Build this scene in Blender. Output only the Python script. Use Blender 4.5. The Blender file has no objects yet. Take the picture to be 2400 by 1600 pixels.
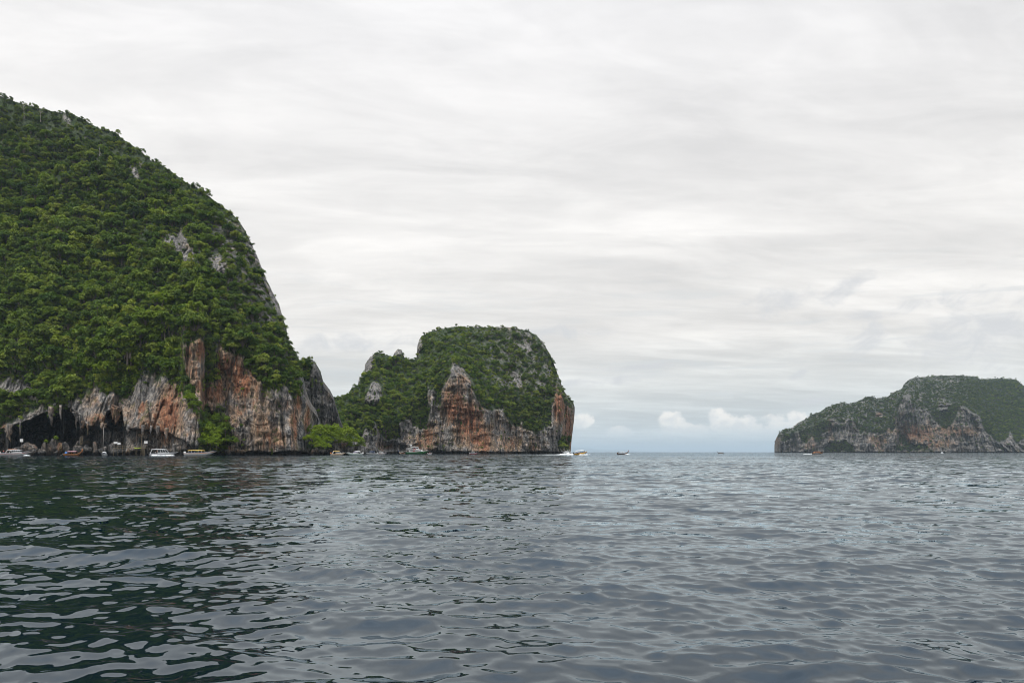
import bpy, bmesh, math, random
import numpy as np
from mathutils import Vector, Matrix, Euler

SC = bpy.context.scene
COL = SC.collection
rng = np.random.default_rng(7)
random.seed(7)
R = math.radians

# ------------------------------------------------------------------ camera, sky, sun, exposure
F = 2400 * 26 / 36.0        # focal length in photo pixels
HOR = 1059.0                # horizon row in the photo
H = 1.6                    # eye height above the water

cam_d = bpy.data.cameras.new('camera'); cam = bpy.data.objects.new('camera', cam_d); COL.objects.link(cam)
cam.location = (0, 0, H); cam.rotation_euler = (R(90), 0, 0)
cam_d.sensor_width = 36; cam_d.lens = 26; cam_d.shift_y = (HOR - 800) / 2400
cam_d.clip_start = 0.1; cam_d.clip_end = 200000
SC.camera = cam
SC.cycles.use_denoising = True
SC.cycles.use_adaptive_sampling = False
SC.cycles.filter_width = 1.0

SUN_EL, SUN_AZ = 66, 222     # degrees; azimuth clockwise from +Y (behind the viewer, a little to the left)
sun_d = bpy.data.lights.new('sun', 'SUN'); sun = bpy.data.objects.new('sun', sun_d); COL.objects.link(sun)
sun_d.energy = 1.5; sun_d.angle = R(10); sun_d.color = (1.0, 0.95, 0.87)
sv = Vector((math.sin(R(SUN_AZ)) * math.cos(R(SUN_EL)), math.cos(R(SUN_AZ)) * math.cos(R(SUN_EL)), math.sin(R(SUN_EL))))
sun.rotation_euler = sv.to_track_quat('Z', 'Y').to_euler()

SC.view_settings.view_transform = 'Standard'; SC.view_settings.look = 'None'
SC.view_settings.exposure = 0.85; SC.view_settings.gamma = 1.0
SC.view_settings.use_curve_mapping = False
cy = SC.cycles
cy.max_bounces = 5; cy.diffuse_bounces = 2; cy.glossy_bounces = 3; cy.transmission_bounces = 3; cy.volume_bounces = 0
cy.transparent_max_bounces = 8; cy.caustics_reflective = False; cy.caustics_refractive = False
cy.sample_clamp_indirect = 4.0


class NT:
    """small helper for writing node trees as expressions"""
    def __init__(s, tree):
        s.t = tree; s.n = tree.nodes; s.l = tree.links

    def put(s, sock, v):
        if v is None: return
        if isinstance(v, bpy.types.NodeSocket): s.l.new(v, sock)
        elif isinstance(v, (tuple, list)):
            v = tuple(v)
            if sock.type == 'RGBA' and len(v) == 3: v = v + (1,)
            sock.default_value = v
        else: sock.default_value = v

    def m(s, op, a, b=None, c=None, clamp=False):
        n = s.n.new('ShaderNodeMath'); n.operation = op; n.use_clamp = clamp
        for i, v in enumerate((a, b, c)): s.put(n.inputs[i], v) if v is not None else None
        return n.outputs[0]

    def vm(s, op, a, b=None, out=0):
        n = s.n.new('ShaderNodeVectorMath'); n.operation = op
        s.put(n.inputs[0], a)
        if b is not None: s.put(n.inputs[3 if op == 'SCALE' else 1], b)
        return n.outputs[out]

    def noise(s, vec, scale, detail=4, rough=0.55, dist=0.0, col=False, dim='3D'):
        n = s.n.new('ShaderNodeTexNoise'); n.noise_dimensions = dim
        s.put(n.inputs['Vector'], vec); n.inputs['Scale'].default_value = scale
        n.inputs['Detail'].default_value = detail; n.inputs['Roughness'].default_value = rough
        n.inputs['Distortion'].default_value = dist
        return n.outputs[1 if col else 0]

    def ss(s, v, a, b, lo=0.0, hi=1.0):
        n = s.n.new('ShaderNodeMapRange'); n.interpolation_type = 'SMOOTHSTEP'
        s.put(n.inputs[0], v); s.put(n.inputs[1], a); s.put(n.inputs[2], b)
        s.put(n.inputs[3], lo); s.put(n.inputs[4], hi)
        return n.outputs[0]

    def mix(s, f, a, b, mode='MIX'):
        n = s.n.new('ShaderNodeMix'); n.data_type = 'RGBA'; n.blend_type = mode
        s.put(n.inputs[0], f); s.put(n.inputs[6], a); s.put(n.inputs[7], b)
        return n.outputs[2]

    def ramp(s, v, stops, interp='LINEAR'):
        n = s.n.new('ShaderNodeValToRGB'); s.put(n.inputs[0], v)
        cr = n.color_ramp; cr.interpolation = interp
        while len(cr.elements) < len(stops): cr.elements.new(0.5)
        for e, (p, c) in zip(cr.elements, stops):
            e.position = p; e.color = (c[0], c[1], c[2], 1)
        return n.outputs[0]

    def xyz(s, x, y, z):
        n = s.n.new('ShaderNodeCombineXYZ')
        s.put(n.inputs[0], x); s.put(n.inputs[1], y); s.put(n.inputs[2], z)
        return n.outputs[0]

    def sep(s, v):
        n = s.n.new('ShaderNodeSeparateXYZ'); s.put(n.inputs[0], v)
        return n.outputs

    def attr(s, name, typ='GEOMETRY', out='Fac'):
        n = s.n.new('ShaderNodeAttribute'); n.attribute_name = name; n.attribute_type = typ
        return n.outputs[out]


def build_world():
    w = bpy.data.worlds.new('World'); SC.world = w; w.use_nodes = True
    t = NT(w.node_tree); t.n.clear()
    out = t.n.new('ShaderNodeOutputWorld'); bg = t.n.new('ShaderNodeBackground')
    t.l.new(bg.outputs[0], out.inputs[0])
    tc = t.n.new('ShaderNodeTexCoord').outputs['Generated']
    x, y, z = t.sep(tc)
    zc = t.m('MAXIMUM', z, 0.0)
    el = t.m('ARCSINE', zc)
    az = t.m('ARCTAN2', x, y)
    sky = t.n.new('ShaderNodeTexSky'); sky.sky_type = 'NISHITA'; sky.sun_disc = False
    sky.sun_elevation = R(SUN_EL); sky.sun_rotation = R(SUN_AZ)
    clear = t.vm('SCALE', sky.outputs[0], 0.10)
    # high overcast sheet: colour by elevation, streaks seen in perspective on a flat cloud base
    base = t.ramp(t.m('DIVIDE', el, 1.5708), [
        (0.000, (0.71, 0.77, 0.80)), (0.022, (0.73, 0.78, 0.79)), (0.055, (0.83, 0.84, 0.825)),
        (0.10, (0.935, 0.91, 0.88)), (0.17, (0.965, 0.945, 0.925)), (0.36, (0.955, 0.95, 0.965)),
        (0.48, (1.20, 1.28, 1.40)), (0.7, (1.42, 1.62, 1.90)), (1.0, (1.54, 1.80, 2.18))])
    inv = t.m('DIVIDE', 1.0, t.m('ADD', zc, 0.10))
    px_ = t.m('MULTIPLY', x, inv); py_ = t.m('MULTIPLY', y, inv)
    plane = t.xyz(t.m('ADD', t.m('MULTIPLY', px_, 0.42), t.m('MULTIPLY', py_, 0.10)), t.m('ADD', py_, t.m('MULTIPLY', px_, -0.12)), 0.0)
    n1 = t.noise(plane, 1.15, 7, 0.55, 0.5)
    n2 = t.noise(t.vm('ADD', plane, (7.3, 2.1, 4.0)), 3.4, 6, 0.6, 0.8)
    f1 = t.ss(n1, 0.34, 0.66, 0.85, 1.05)
    n3 = t.noise(t.vm('ADD', plane, (1.3, 8.1, 2.0)), 9.0, 5, 0.62, 0.6)
    f2 = t.m('MULTIPLY', t.ss(n2, 0.36, 0.66, 0.925, 1.035), t.ss(n3, 0.33, 0.68, 0.965, 1.02))
    lum = t.m('MULTIPLY', f1, f2)
    sheet = t.mix(1.0, base, t.xyz(lum, t.m('ADD', t.m('MULTIPLY', lum, 0.98), 0.015), t.m('ADD', t.m('MULTIPLY', lum, 0.94), 0.045)), 'MULTIPLY')
    # thin low grey strips near the horizon
    strip = t.noise(t.xyz(t.m('MULTIPLY', az, 3.2), t.m('MULTIPLY', el, 34.0), 3.3), 2.2, 5, 0.55, 0.6)
    sm = t.m('MULTIPLY', t.ss(strip, 0.53, 0.70), t.m('MULTIPLY', t.ss(el, 0.03, 0.07), t.ss(el, 0.30, 0.14)))
    sheet = t.mix(t.m('MULTIPLY', sm, 0.45), sheet, (0.66, 0.69, 0.705))
    # ragged grey scud
    def blob(px, py, rx, ry, tilt=0.0):
        a0 = math.atan((px - 1200) / F); e0 = math.atan((HOR - py) / F * math.cos(a0))
        da = t.m('SUBTRACT', az, a0); de = t.m('SUBTRACT', el, e0)
        ca, sa = math.cos(tilt), math.sin(tilt)
        u = t.m('ADD', t.m('MULTIPLY', da, ca), t.m('MULTIPLY', de, sa))
        v = t.m('SUBTRACT', t.m('MULTIPLY', de, ca), t.m('MULTIPLY', da, sa))
        u = t.m('DIVIDE', u, rx / F); v = t.m('DIVIDE', v, ry / F)
        return t.m('SUBTRACT', 1.0, t.m('ADD', t.m('MULTIPLY', u, u), t.m('MULTIPLY', v, v)))
    angv = t.xyz(az, t.m('MULTIPLY', el, 1.6), 0.7)
    rag = t.m('SUBTRACT', t.noise(angv, 26, 7, 0.62, 0.7), 0.5)
    tot = None
    for b in [(1830, 705, 95, 38, .25), (1960, 690, 90, 26, .5), (2020, 800, 70, 34, .6), (2330, 770, 190, 90, .15), (2100, 720, 150, 22, .12),
              (1870, 878, 24, 10, .4), (1910, 940, 44, 12, .1), (1420, 895, 130, 14, .05), (1330, 780, 130, 20, -.05), (800, 800, 190, 30, .05),
              (1500, 860, 120, 8, .03), (1780, 700, 60, 20, .3)]:
        v = t.m('MAXIMUM', blob(*b), -1.5)
        v = t.m('ADD', v, t.m('MULTIPLY', rag, 4.2))
        v = t.ss(v, 0.05, 1.6)
        tot = v if tot is None else t.m('MAXIMUM', tot, v)
    sheet = t.mix(t.m('MULTIPLY', tot, 0.82), sheet, (0.68, 0.685, 0.70))
    # sunlit heaped cloud low over the horizon
    rag2 = t.m('SUBTRACT', t.noise(t.xyz(az, t.m('MULTIPLY', el, 1.15), 2.2), 44, 7, 0.58, 0.25), 0.5)
    cum = None
    for b in [(1578, 992, 34, 30, 0), (1622, 1010, 44, 20, 0), (1700, 990, 34, 38, 0), (1745, 1000, 40, 24, 0), (1815, 1000, 40, 32, 0), (1866, 990, 32, 24, 0),
              (1366, 984, 30, 20, 0), (1450, 1012, 40, 14, 0), (2480, 960, 70, 50, 0), (-200, 985, 120, 46, 0)]:
        v = t.m('MAXIMUM', blob(*b), -2.0)
        cum = v if cum is None else t.m('MAXIMUM', cum, v)
    c = t.m('ADD', cum, t.m('MULTIPLY', rag2, 3.4))
    cm = t.m('MULTIPLY', t.ss(c, -0.05, 0.60), 0.85)
    under = t.ss(el, 0.012, 0.048)
    body = t.ss(t.noise(t.xyz(az, t.m('MULTIPLY', el, 1.3), 9.2), 60, 6, 0.6, 0.2), 0.36, 0.62)
    lit = t.mix(body, (0.86, 0.85, 0.83), (1.10, 1.04, 0.96))
    ccol = t.mix(under, (0.74, 0.785, 0.80), lit)
    sheet = t.mix(t.m('MULTIPLY', cm, t.ss(el, 0.006, 0.036)), sheet, ccol)
    cover = t.ss(n2, 0.18, 0.34, 0.86, 0.97)
    final = t.mix(cover, clear, sheet)
    t.put(bg.inputs[0], final); bg.inputs[1].default_value = 0.580
    w.cycles.sampling_method = 'MANUAL'; w.cycles.sample_map_resolution = 1024


build_world()

# ------------------------------------------------------------------ noise and mesh helpers
def _hash(i, j, k, seed):
    h = (i * 374761393 + j * 668265263 + k * 2147483647 + seed * 974711).astype(np.int64)
    h = (h ^ (h >> 13)) * 1274126177
    h = h & 0x7fffffff
    return h ^ (h >> 16)

_G = rng.normal(size=(256, 3)); _G /= np.linalg.norm(_G, axis=1)[:, None]

def perlin(x, y, z, seed=0):
    xi, yi, zi = np.floor(x).astype(np.int64), np.floor(y).astype(np.int64), np.floor(z).astype(np.int64)
    xf, yf, zf = x - xi, y - yi, z - zi
    u, v, w = (a * a * a * (a * (a * 6 - 15) + 10) for a in (xf, yf, zf))
    res = 0
    for dx in (0, 1):
        for dy in (0, 1):
            for dz in (0, 1):
                g = _G[_hash(xi + dx, yi + dy, zi + dz, seed) & 255]
                d = g[..., 0] * (xf - dx) + g[..., 1] * (yf - dy) + g[..., 2] * (zf - dz)
                res = res + d * (u if dx else 1 - u) * (v if dy else 1 - v) * (w if dz else 1 - w)
    return res * 1.5

def fbm(x, y, z, octs=4, seed=0, gain=0.5, ridge=False):
    r, a, f = 0, 1.0, 1.0
    for o in range(octs):
        p = perlin(x * f, y * f, z * f, seed + o * 17)
        if ridge: p = 1 - 2 * np.abs(p)
        r = r + a * p; a *= gain; f *= 2.03
    return r

def smooth(x, a, b):
    t = np.clip((x - a) / (b - a), 0, 1)
    return t * t * (3 - 2 * t)

def tab(pts, x):
    p = np.array(pts, float)
    return np.interp(x, p[:, 0], p[:, 1])

def in_poly(poly, x, y):
    r = np.zeros(x.shape, bool); n = len(poly)
    for i in range(n):
        x0, y0 = poly[i]; x1, y1 = poly[(i + 1) % n]
        if y0 == y1: continue
        c = ((y0 > y) != (y1 > y)) & (x < (x1 - x0) * (y - y0) / (y1 - y0) + x0)
        r ^= c
    return r

def grid_mesh(name, P, smooth_shade=True, wrap=False):
    """P: (rows, cols, 3) -> mesh of quads"""
    r, c = P.shape[:2]
    me = bpy.data.meshes.new(name)
    me.vertices.add(r * c); me.vertices.foreach_set('co', P.reshape(-1).astype(np.float32))
    i = np.arange(r - 1)[:, None]; j = np.arange(c if wrap else c - 1)[None, :]; j2 = (j + 1) % c
    q = np.stack([i * c + j, i * c + j2, (i + 1) * c + j2, (i + 1) * c + j], -1).reshape(-1, 4)
    n = len(q)
    me.loops.add(n * 4); me.loops.foreach_set('vertex_index', q.reshape(-1).astype(np.int32))
    me.polygons.add(n); me.polygons.foreach_set('loop_start', (np.arange(n) * 4).astype(np.int32))
    me.polygons.foreach_set('use_smooth', np.full(n, smooth_shade))
    me.update(calc_edges=True)
    return me

def set_attr(me, name, vals):
    a = me.attributes.new(name, 'FLOAT', 'POINT'); a.data.foreach_set('value', np.asarray(vals, np.float32).reshape(-1))

def link(name, me, mat=None, parent=None, loc=None):
    o = bpy.data.objects.new(name, me); COL.objects.link(o)
    if mat is not None and not me.materials: me.materials.append(mat)
    if parent is not None: o.parent = parent
    if loc is not None: o.location = loc
    return o

def tag(o, label=None, cat=None, group=None, kind=None):
    if label: o['label'] = label
    if cat: o['category'] = cat
    if group: o['group'] = group
    if kind: o['kind'] = kind
    return o

def empty(name, loc, rz=0.0, s=1.0):
    o = bpy.data.objects.new(name, None); COL.objects.link(o)
    o.location = loc; o.rotation_euler = (0, 0, rz); o.scale = (s, s, s); o.empty_display_size = 0.5
    return o

def at(px, py, D):
    return Vector(((px - 1200) / F * D, D, H + (HOR - py) / F * D))


class MB:
    """collects shapes and links them as one mesh object"""
    def __init__(s): s.v = []; s.f = []
    def add(s, vs, fs):
        o = len(s.v); s.v += [tuple(a) for a in vs]; s.f += [tuple(i + o for i in f) for f in fs]; return s
    def box(s, c, d, taper=1.0, rot=None):
        c = Vector(c); vs = []
        for sx, sy, sz in ((-1,-1,-1),(1,-1,-1),(1,1,-1),(-1,1,-1),(-1,-1,1),(1,-1,1),(1,1,1),(-1,1,1)):
            k = taper if sz > 0 else 1.0
            p = Vector((sx * d[0] / 2 * k, sy * d[1] / 2 * k, sz * d[2] / 2))
            if rot is not None: p = rot @ p
            vs.append(c + p)
        return s.add(vs, [(3,2,1,0),(4,5,6,7),(0,1,5,4),(1,2,6,5),(2,3,7,6),(3,0,4,7)])
    def tube(s, pts, rad, n=6, cap=True):
        pts = [Vector(p) for p in pts]; m = len(pts); rad = rad if isinstance(rad, (list, tuple)) else [rad] * m
        vs = []
        for i, p in enumerate(pts):
            d = (pts[min(i + 1, m - 1)] - pts[max(i - 1, 0)]).normalized()
            a = d.orthogonal().normalized() if abs(d.z) > 0.9 else d.cross(Vector((0, 0, 1))).normalized()
            b = d.cross(a)
            for k in range(n):
                t = 2 * math.pi * k / n
                vs.append(p + (a * math.cos(t) + b * math.sin(t)) * rad[i])
        fs = [(i * n + k, i * n + (k + 1) % n, (i + 1) * n + (k + 1) % n, (i + 1) * n + k) for i in range(m - 1) for k in range(n)]
        if cap: fs += [tuple(range(n))[::-1], tuple((m - 1) * n + k for k in range(n))]
        return s.add(vs, fs)
    def loft(s, rings, closed=False, cap=True):
        n = len(rings[0]); vs = [p for r in rings for p in r]
        kk = n if closed else n - 1
        fs = [(i * n + k, i * n + (k + 1) % n, (i + 1) * n + (k + 1) % n, (i + 1) * n + k) for i in range(len(rings) - 1) for k in range(kk)]
        if cap: fs += [tuple(range(n))[::-1], tuple((len(rings) - 1) * n + k for k in range(n))]
        return s.add(vs, fs)
    def mesh(s, name, smooth_shade=False):
        me = bpy.data.meshes.new(name); me.from_pydata(s.v, [], s.f)
        bm = bmesh.new(); bm.from_mesh(me); bmesh.ops.recalc_face_normals(bm, faces=bm.faces); bm.to_mesh(me); bm.free()
        if smooth_shade: me.polygons.foreach_set('use_smooth', np.ones(len(me.polygons), bool))
        return me
    def build(s, name, mat, parent=None, smooth_shade=False, loc=None):
        return link(name, s.mesh(name, smooth_shade), mat, parent, loc)


# ------------------------------------------------------------------ materials
def new_mat(name):
    m = bpy.data.materials.new(name); m.use_nodes = True
    t = NT(m.node_tree); b = t.n['Principled BSDF']
    return m, t, b

def paint(name, col, rough=0.4, metallic=0.0, var=0.12):
    m, t, b = new_mat(name)
    geo = t.n.new('ShaderNodeTexCoord').outputs['Object']
    n = t.noise(geo, 1.7, 4, 0.6)
    f = t.ss(n, 0.3, 0.7, 1 - var, 1 + var * 0.4)
    t.put(b.inputs['Base Color'], t.vm('SCALE', col, f))
    b.inputs['Roughness'].default_value = rough; b.inputs['Metallic'].default_value = metallic
    return m

def rock_material(name, light=1.0, k=1.0):
    m, t, b = new_mat(name)
    true_pos = t.n.new('ShaderNodeNewGeometry').outputs['Position']
    pos = true_pos if k == 1.0 else t.vm('SCALE', true_pos, k)
    st = t.vm('MULTIPLY', pos, (1.0, 1.0, 0.10))
    wob = t.vm('ADD', st, t.vm('SCALE', t.vm('SUBTRACT', t.noise(pos, 0.06, 3, 0.5, col=True), (0.5, 0.5, 0.5)), 3.0))
    s1 = t.noise(wob, 0.36, 7, 0.70)           # broad vertical streaks
    s2 = t.noise(t.vm('ADD', wob, (31, 7, 3)), 0.62, 6, 0.70)
    blot = t.noise(pos, 0.11, 6, 0.62)
    fine = t.noise(t.vm('MULTIPLY', pos, (1, 1, 0.6)), 0.7, 6, 0.68)
    grey = t.ramp(t.m('ADD', t.m('MULTIPLY', s1, 0.5), t.m('MULTIPLY', fine, 0.5)), [
        (0.38, (0.024, 0.024, 0.026)), (0.455, (0.115, 0.112, 0.110)), (0.53, (0.275, 0.255, 0.235)), (0.63, (0.54, 0.495, 0.445))])
    rust = t.attr('rust')
    buff = t.mix(t.ss(t.m('ADD', rust, t.m('MULTIPLY', t.m('SUBTRACT', blot, 0.5), 1.2)), 0.0, 0.40), grey, t.mix(1.0, grey, (1.45, 1.06, 0.76), 'MULTIPLY'))
    rcol = t.ramp(t.m('ADD', t.m('MULTIPLY', s2, 0.55), t.m('MULTIPLY', fine, 0.45)), [
        (0.36, (0.055, 0.028, 0.020)), (0.45, (0.19, 0.078, 0.045)), (0.53, (0.38, 0.170, 0.090)), (0.64, (0.56, 0.39, 0.27))])
    ra = t.m('MULTIPLY', t.ss(t.m('ADD', rust, t.m('MULTIPLY', t.m('SUBTRACT', s1, 0.5), 2.8)), 0.30, 0.75), t.ss(t.m('ADD', blot, t.m('MULTIPLY', rust, 0.25)), 0.34, 0.56))
    c = t.mix(ra, buff, rcol)
    stain = t.m('MULTIPLY', t.ss(s2, 0.545, 0.62), t.ss(blot, 0.66, 0.48))
    c = t.mix(t.m('MULTIPLY', stain, 0.85), c, (0.030, 0.030, 0.032))
    line = t.m('ABSOLUTE', t.m('SUBTRACT', t.noise(t.vm('ADD', wob, (3, 41, 9)), 0.55, 5, 0.66), 0.5))
    c = t.mix(t.m('MULTIPLY', t.ss(line, 0.030, 0.006), t.ss(fine, 0.35, 0.55, 0.45, 0.9)), c, (0.018, 0.017, 0.017))
    moss = t.m('MULTIPLY', t.ss(t.noise(pos, 0.22, 5, 0.65), 0.55, 0.68), 0.65)
    c = t.mix(moss, c, (0.055, 0.075, 0.022))
    veg = t.attr('veg')
    soil = t.mix(t.ss(fine, 0.4, 0.62), (0.016, 0.026, 0.008), (0.040, 0.065, 0.016))
    c = t.mix(t.m('MULTIPLY', veg, t.ss(t.m('ADD', fine, t.m('MULTIPLY', veg, 0.3)), 0.40, 0.62)), c, soil)
    wet = t.m('MULTIPLY', t.ss(t.m('ADD', t.sep(true_pos)[2], t.m('MULTIPLY', t.m('SUBTRACT', s2, 0.5), 5.0)), 2.4, 0.9), 0.85)   # dark weed and lichen band of the tide
    c = t.mix(wet, c, (0.016, 0.015, 0.014))
    t.put(b.inputs['Base Color'], t.vm('SCALE', c, light))
    b.inputs['Roughness'].default_value = 0.9; b.inputs['Specular IOR Level'].default_value = 0.2
    bump = t.n.new('ShaderNodeBump'); bump.inputs['Strength'].default_value = 1.0; bump.inputs['Distance'].default_value = 1.5
    t.put(bump.inputs['Height'], t.m('ADD', t.m('MULTIPLY', s2, 0.5), t.m('MULTIPLY', fine, 0.7)))
    t.l.new(bump.outputs[0], b.inputs['Normal'])
    return m

def leaf_material(name):
    m, t, b = new_mat(name)
    info = t.n.new('ShaderNodeObjectInfo'); rnd = info.outputs['Random']
    tint = t.m('ADD', t.attr('tint', 'INSTANCER'), t.attr('otint', 'OBJECT'))
    lc = t.attr('leaf')
    pos = t.n.new('ShaderNodeNewGeometry').outputs['Position']
    v = t.m('ADD', t.m('MULTIPLY', rnd, 0.60), t.m('MULTIPLY', lc, 0.40))
    c = t.ramp(v, [(0.0, (0.018, 0.042, 0.009)), (0.25, (0.052, 0.102, 0.016)), (0.5, (0.118, 0.182, 0.026)), (0.75, (0.225, 0.280, 0.042)), (1.0, (0.35, 0.35, 0.070))])
    # tint 0 = plain forest, 1 = fresh lime leaves, below zero = greyer blue-green
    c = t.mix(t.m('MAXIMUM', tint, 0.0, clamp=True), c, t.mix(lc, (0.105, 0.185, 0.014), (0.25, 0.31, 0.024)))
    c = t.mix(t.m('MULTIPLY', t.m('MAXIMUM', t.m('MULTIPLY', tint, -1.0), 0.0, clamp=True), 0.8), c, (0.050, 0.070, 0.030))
    t.put(b.inputs['Base Color'], c)
    b.inputs['Roughness'].default_value = 0.6; b.inputs['Specular IOR Level'].default_value = 0.14
    tr = t.n.new('ShaderNodeBsdfTranslucent'); t.put(tr.inputs[0], t.mix(1.0, c, (1.3, 1.35, 0.5), 'MULTIPLY'))
    mx = t.n.new('ShaderNodeMixShader'); mx.inputs[0].default_value = 0.28
    t.l.new(b.outputs[0], mx.inputs[1]); t.l.new(tr.outputs[0], mx.inputs[2])
    t.l.new(mx.outputs[0], t.n['Material Output'].inputs[0])
    return m

def water_material():
    m, t, b = new_mat('sea_water')
    pos = t.n.new('ShaderNodeNewGeometry').outputs['Position']
    nrm = t.n.new('ShaderNodeNewGeometry').outputs['Normal']
    far = t.attr('rough_sea')        # slope of the waves too small for the mesh, rms
    warp = t.vm('MULTIPLY', pos, (0.62, 1.0, 0.0))
    def slope(scale, det, off, rough=0.6):
        return t.vm('SUBTRACT', t.noise(t.vm('ADD', warp, off), scale, det, rough, 0.3, col=True), (0.5, 0.5, 0.5))
    a = slope(1.1, 4, (0, 0, 0)); bb = slope(7.0, 3, (11, 5, 2)); g = slope(0.12, 3, (3, 9, 1))
    s = t.vm('ADD', t.vm('SCALE', t.vm('ADD', t.vm('SCALE', a, 11.5), t.vm('SCALE', g, 2.6)), far), t.vm('SCALE', bb, 0.20))
    s = t.vm('MULTIPLY', s, (0.7, 1.0, 0.0))
    patch = t.ss(t.noise(t.vm('MULTIPLY', pos, (0.35, 1, 0)), 0.016, 4, 0.55), 0.34, 0.66, 0.55, 1.40)   # cat's paws
    s = t.vm('SCALE', s, patch)
    n = t.vm('NORMALIZE', t.vm('ADD', nrm, s))
    t.n.remove(b)
    dif = t.n.new('ShaderNodeBsdfDiffuse'); dif.inputs[0].default_value = (0.0003, 0.0050, 0.0110, 1)      # light coming back up out of deep water
    gl = t.n.new('ShaderNodeBsdfGlossy'); gl.inputs['Color'].default_value = (.88, .96, 1.0, 1); gl.inputs['Roughness'].default_value = 0.03
    fr = t.n.new('ShaderNodeFresnel'); fr.inputs['IOR'].default_value = 1.62
    t.put(gl.inputs['Normal'], n); t.put(fr.inputs['Normal'], n)
    mx = t.n.new('ShaderNodeMixShader'); t.l.new(fr.outputs[0], mx.inputs[0]); t.l.new(dif.outputs[0], mx.inputs[1]); t.l.new(gl.outputs[0], mx.inputs[2])
    t.l.new(mx.outputs[0], t.n['Material Output'].inputs[0])
    return m

M = {}
M['rock'] = rock_material('limestone'); M['rock_far'] = rock_material('far_limestone', 0.62, 0.36); M['rock_spur'] = rock_material('grey_limestone', 0.55); M['boulder'] = rock_material('brown_boulder', 0.5)
M['leaf'] = leaf_material('leaves')
M['bark'] = paint('bark', (0.16, 0.13, 0.10), 0.9, var=0.4)
M['deadwood'] = paint('bleached_wood', (0.30, 0.27, 0.23), 0.9)
M['water'] = water_material()

# ------------------------------------------------------------------ sea
def build_sea():
    # rings: fine close by, coarse far out; columns: fine in front, coarse behind
    rows = [0.8]
    while rows[-1] < 72000:
        d = rows[-1]
        if d < 1.6: st = 0.10
        elif d < 9: st = 0.030
        elif d < 30: st = 0.030 * (d / 9) ** 1.10
        elif d < 160: st = 0.113 * (d / 30) ** 1.0
        elif d < 1500: st = 0.60 * (d / 160) ** 1.35
        else: st = d * 0.06
        rows.append(d + st)
    d = np.array(rows)
    fine = np.linspace(-R(40), R(40), 560)
    co = np.linspace(R(40), 2 * math.pi - R(40), 72)[1:-1]
    th = np.concatenate([fine, co]); spacing_th = R(80) / 560
    nr, nc = len(d), len(th)
    X = (d[:, None] * np.sin(th)[None]).astype(np.float32); Y = (d[:, None] * np.cos(th)[None]).astype(np.float32)
    Z = np.zeros_like(X); DX = np.zeros_like(X); DY = np.zeros_like(X)
    step = np.gradient(d); cell = np.maximum(step, d * spacing_th * 0.8)
    r2 = np.random.default_rng(21)
    NW = 230
    lam = np.exp(np.linspace(math.log(0.10), math.log(7.0), NW)) * r2.uniform(0.97, 1.03, NW)
    lrms = np.exp(-((np.log(lam) - math.log(0.32)) / 1.10) ** 2) * 1.0 + 0.42 * np.exp(-((np.log(lam) - math.log(2.3)) / 0.5) ** 2) + 0.10
    TOT = 0.172
    sl = lrms * TOT / math.sqrt(np.sum(lrms ** 2))
    spread = np.interp(np.log(lam), [math.log(.11), math.log(.9), math.log(5)], [1.0, 0.52, 0.30])
    ang = R(72) + r2.normal(size=NW) * spread        # direction of travel, from +X
    var_left = np.zeros(nr)
    gust = np.clip(1 + .62 * fbm(X / 7.0, Y / 16.0, X * 0, 3, 900), .45, 1.6).astype(np.float32)     # ruffled and calmer patches
    gust2 = np.clip(1 + .45 * fbm(X / 18.0, Y / 30.0, X * 0, 2, 930), .5, 1.5).astype(np.float32)
    for i in range(NW):
        k = 2 * math.pi / lam[i]; a = sl[i] * math.sqrt(2) / k
        w = 1 - smooth(cell * 3.2, lam[i] * 0.75, lam[i] * 1.35)
        var_left += sl[i] ** 2 * (1 - w ** 2)
        last = int(np.max(np.nonzero(w > 0)[0], initial=-1)) + 1
        if last <= 0: continue
        cx, cy_ = math.cos(ang[i]), math.sin(ang[i])
        ph = np.float32(k * cx) * X[:last] + np.float32(k * cy_) * Y[:last] + np.float32(r2.uniform(0, 6.283))
        ww = (a * w[:last, None]).astype(np.float32) * (gust[:last] if lam[i] < .8 else gust2[:last])
        Z[:last] += ww * np.cos(ph)
        s = ww * np.sin(ph) * np.float32(0.85)
        DX[:last] -= s * np.float32(cx); DY[:last] -= s * np.float32(cy_)
    P = np.stack([X + DX, Y + DY, Z], -1)
    # close the middle: a small fan of rows towards the eye
    inner = np.stack([X[:1] * 0.02, Y[:1] * 0.02, np.zeros_like(Z[:1])], -1)
    P = np.concatenate([inner, P], 0)
    me = grid_mesh('sea', P, wrap=True)
    va = np.concatenate([[0.02], np.sqrt(var_left)])
    set_attr(me, 'rough_sea', np.repeat(va, nc))
    o = link('sea', me, M['water'])
    tag(o, 'dark teal open sea with small wind waves', kind='structure')
    return o

build_sea()

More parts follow.
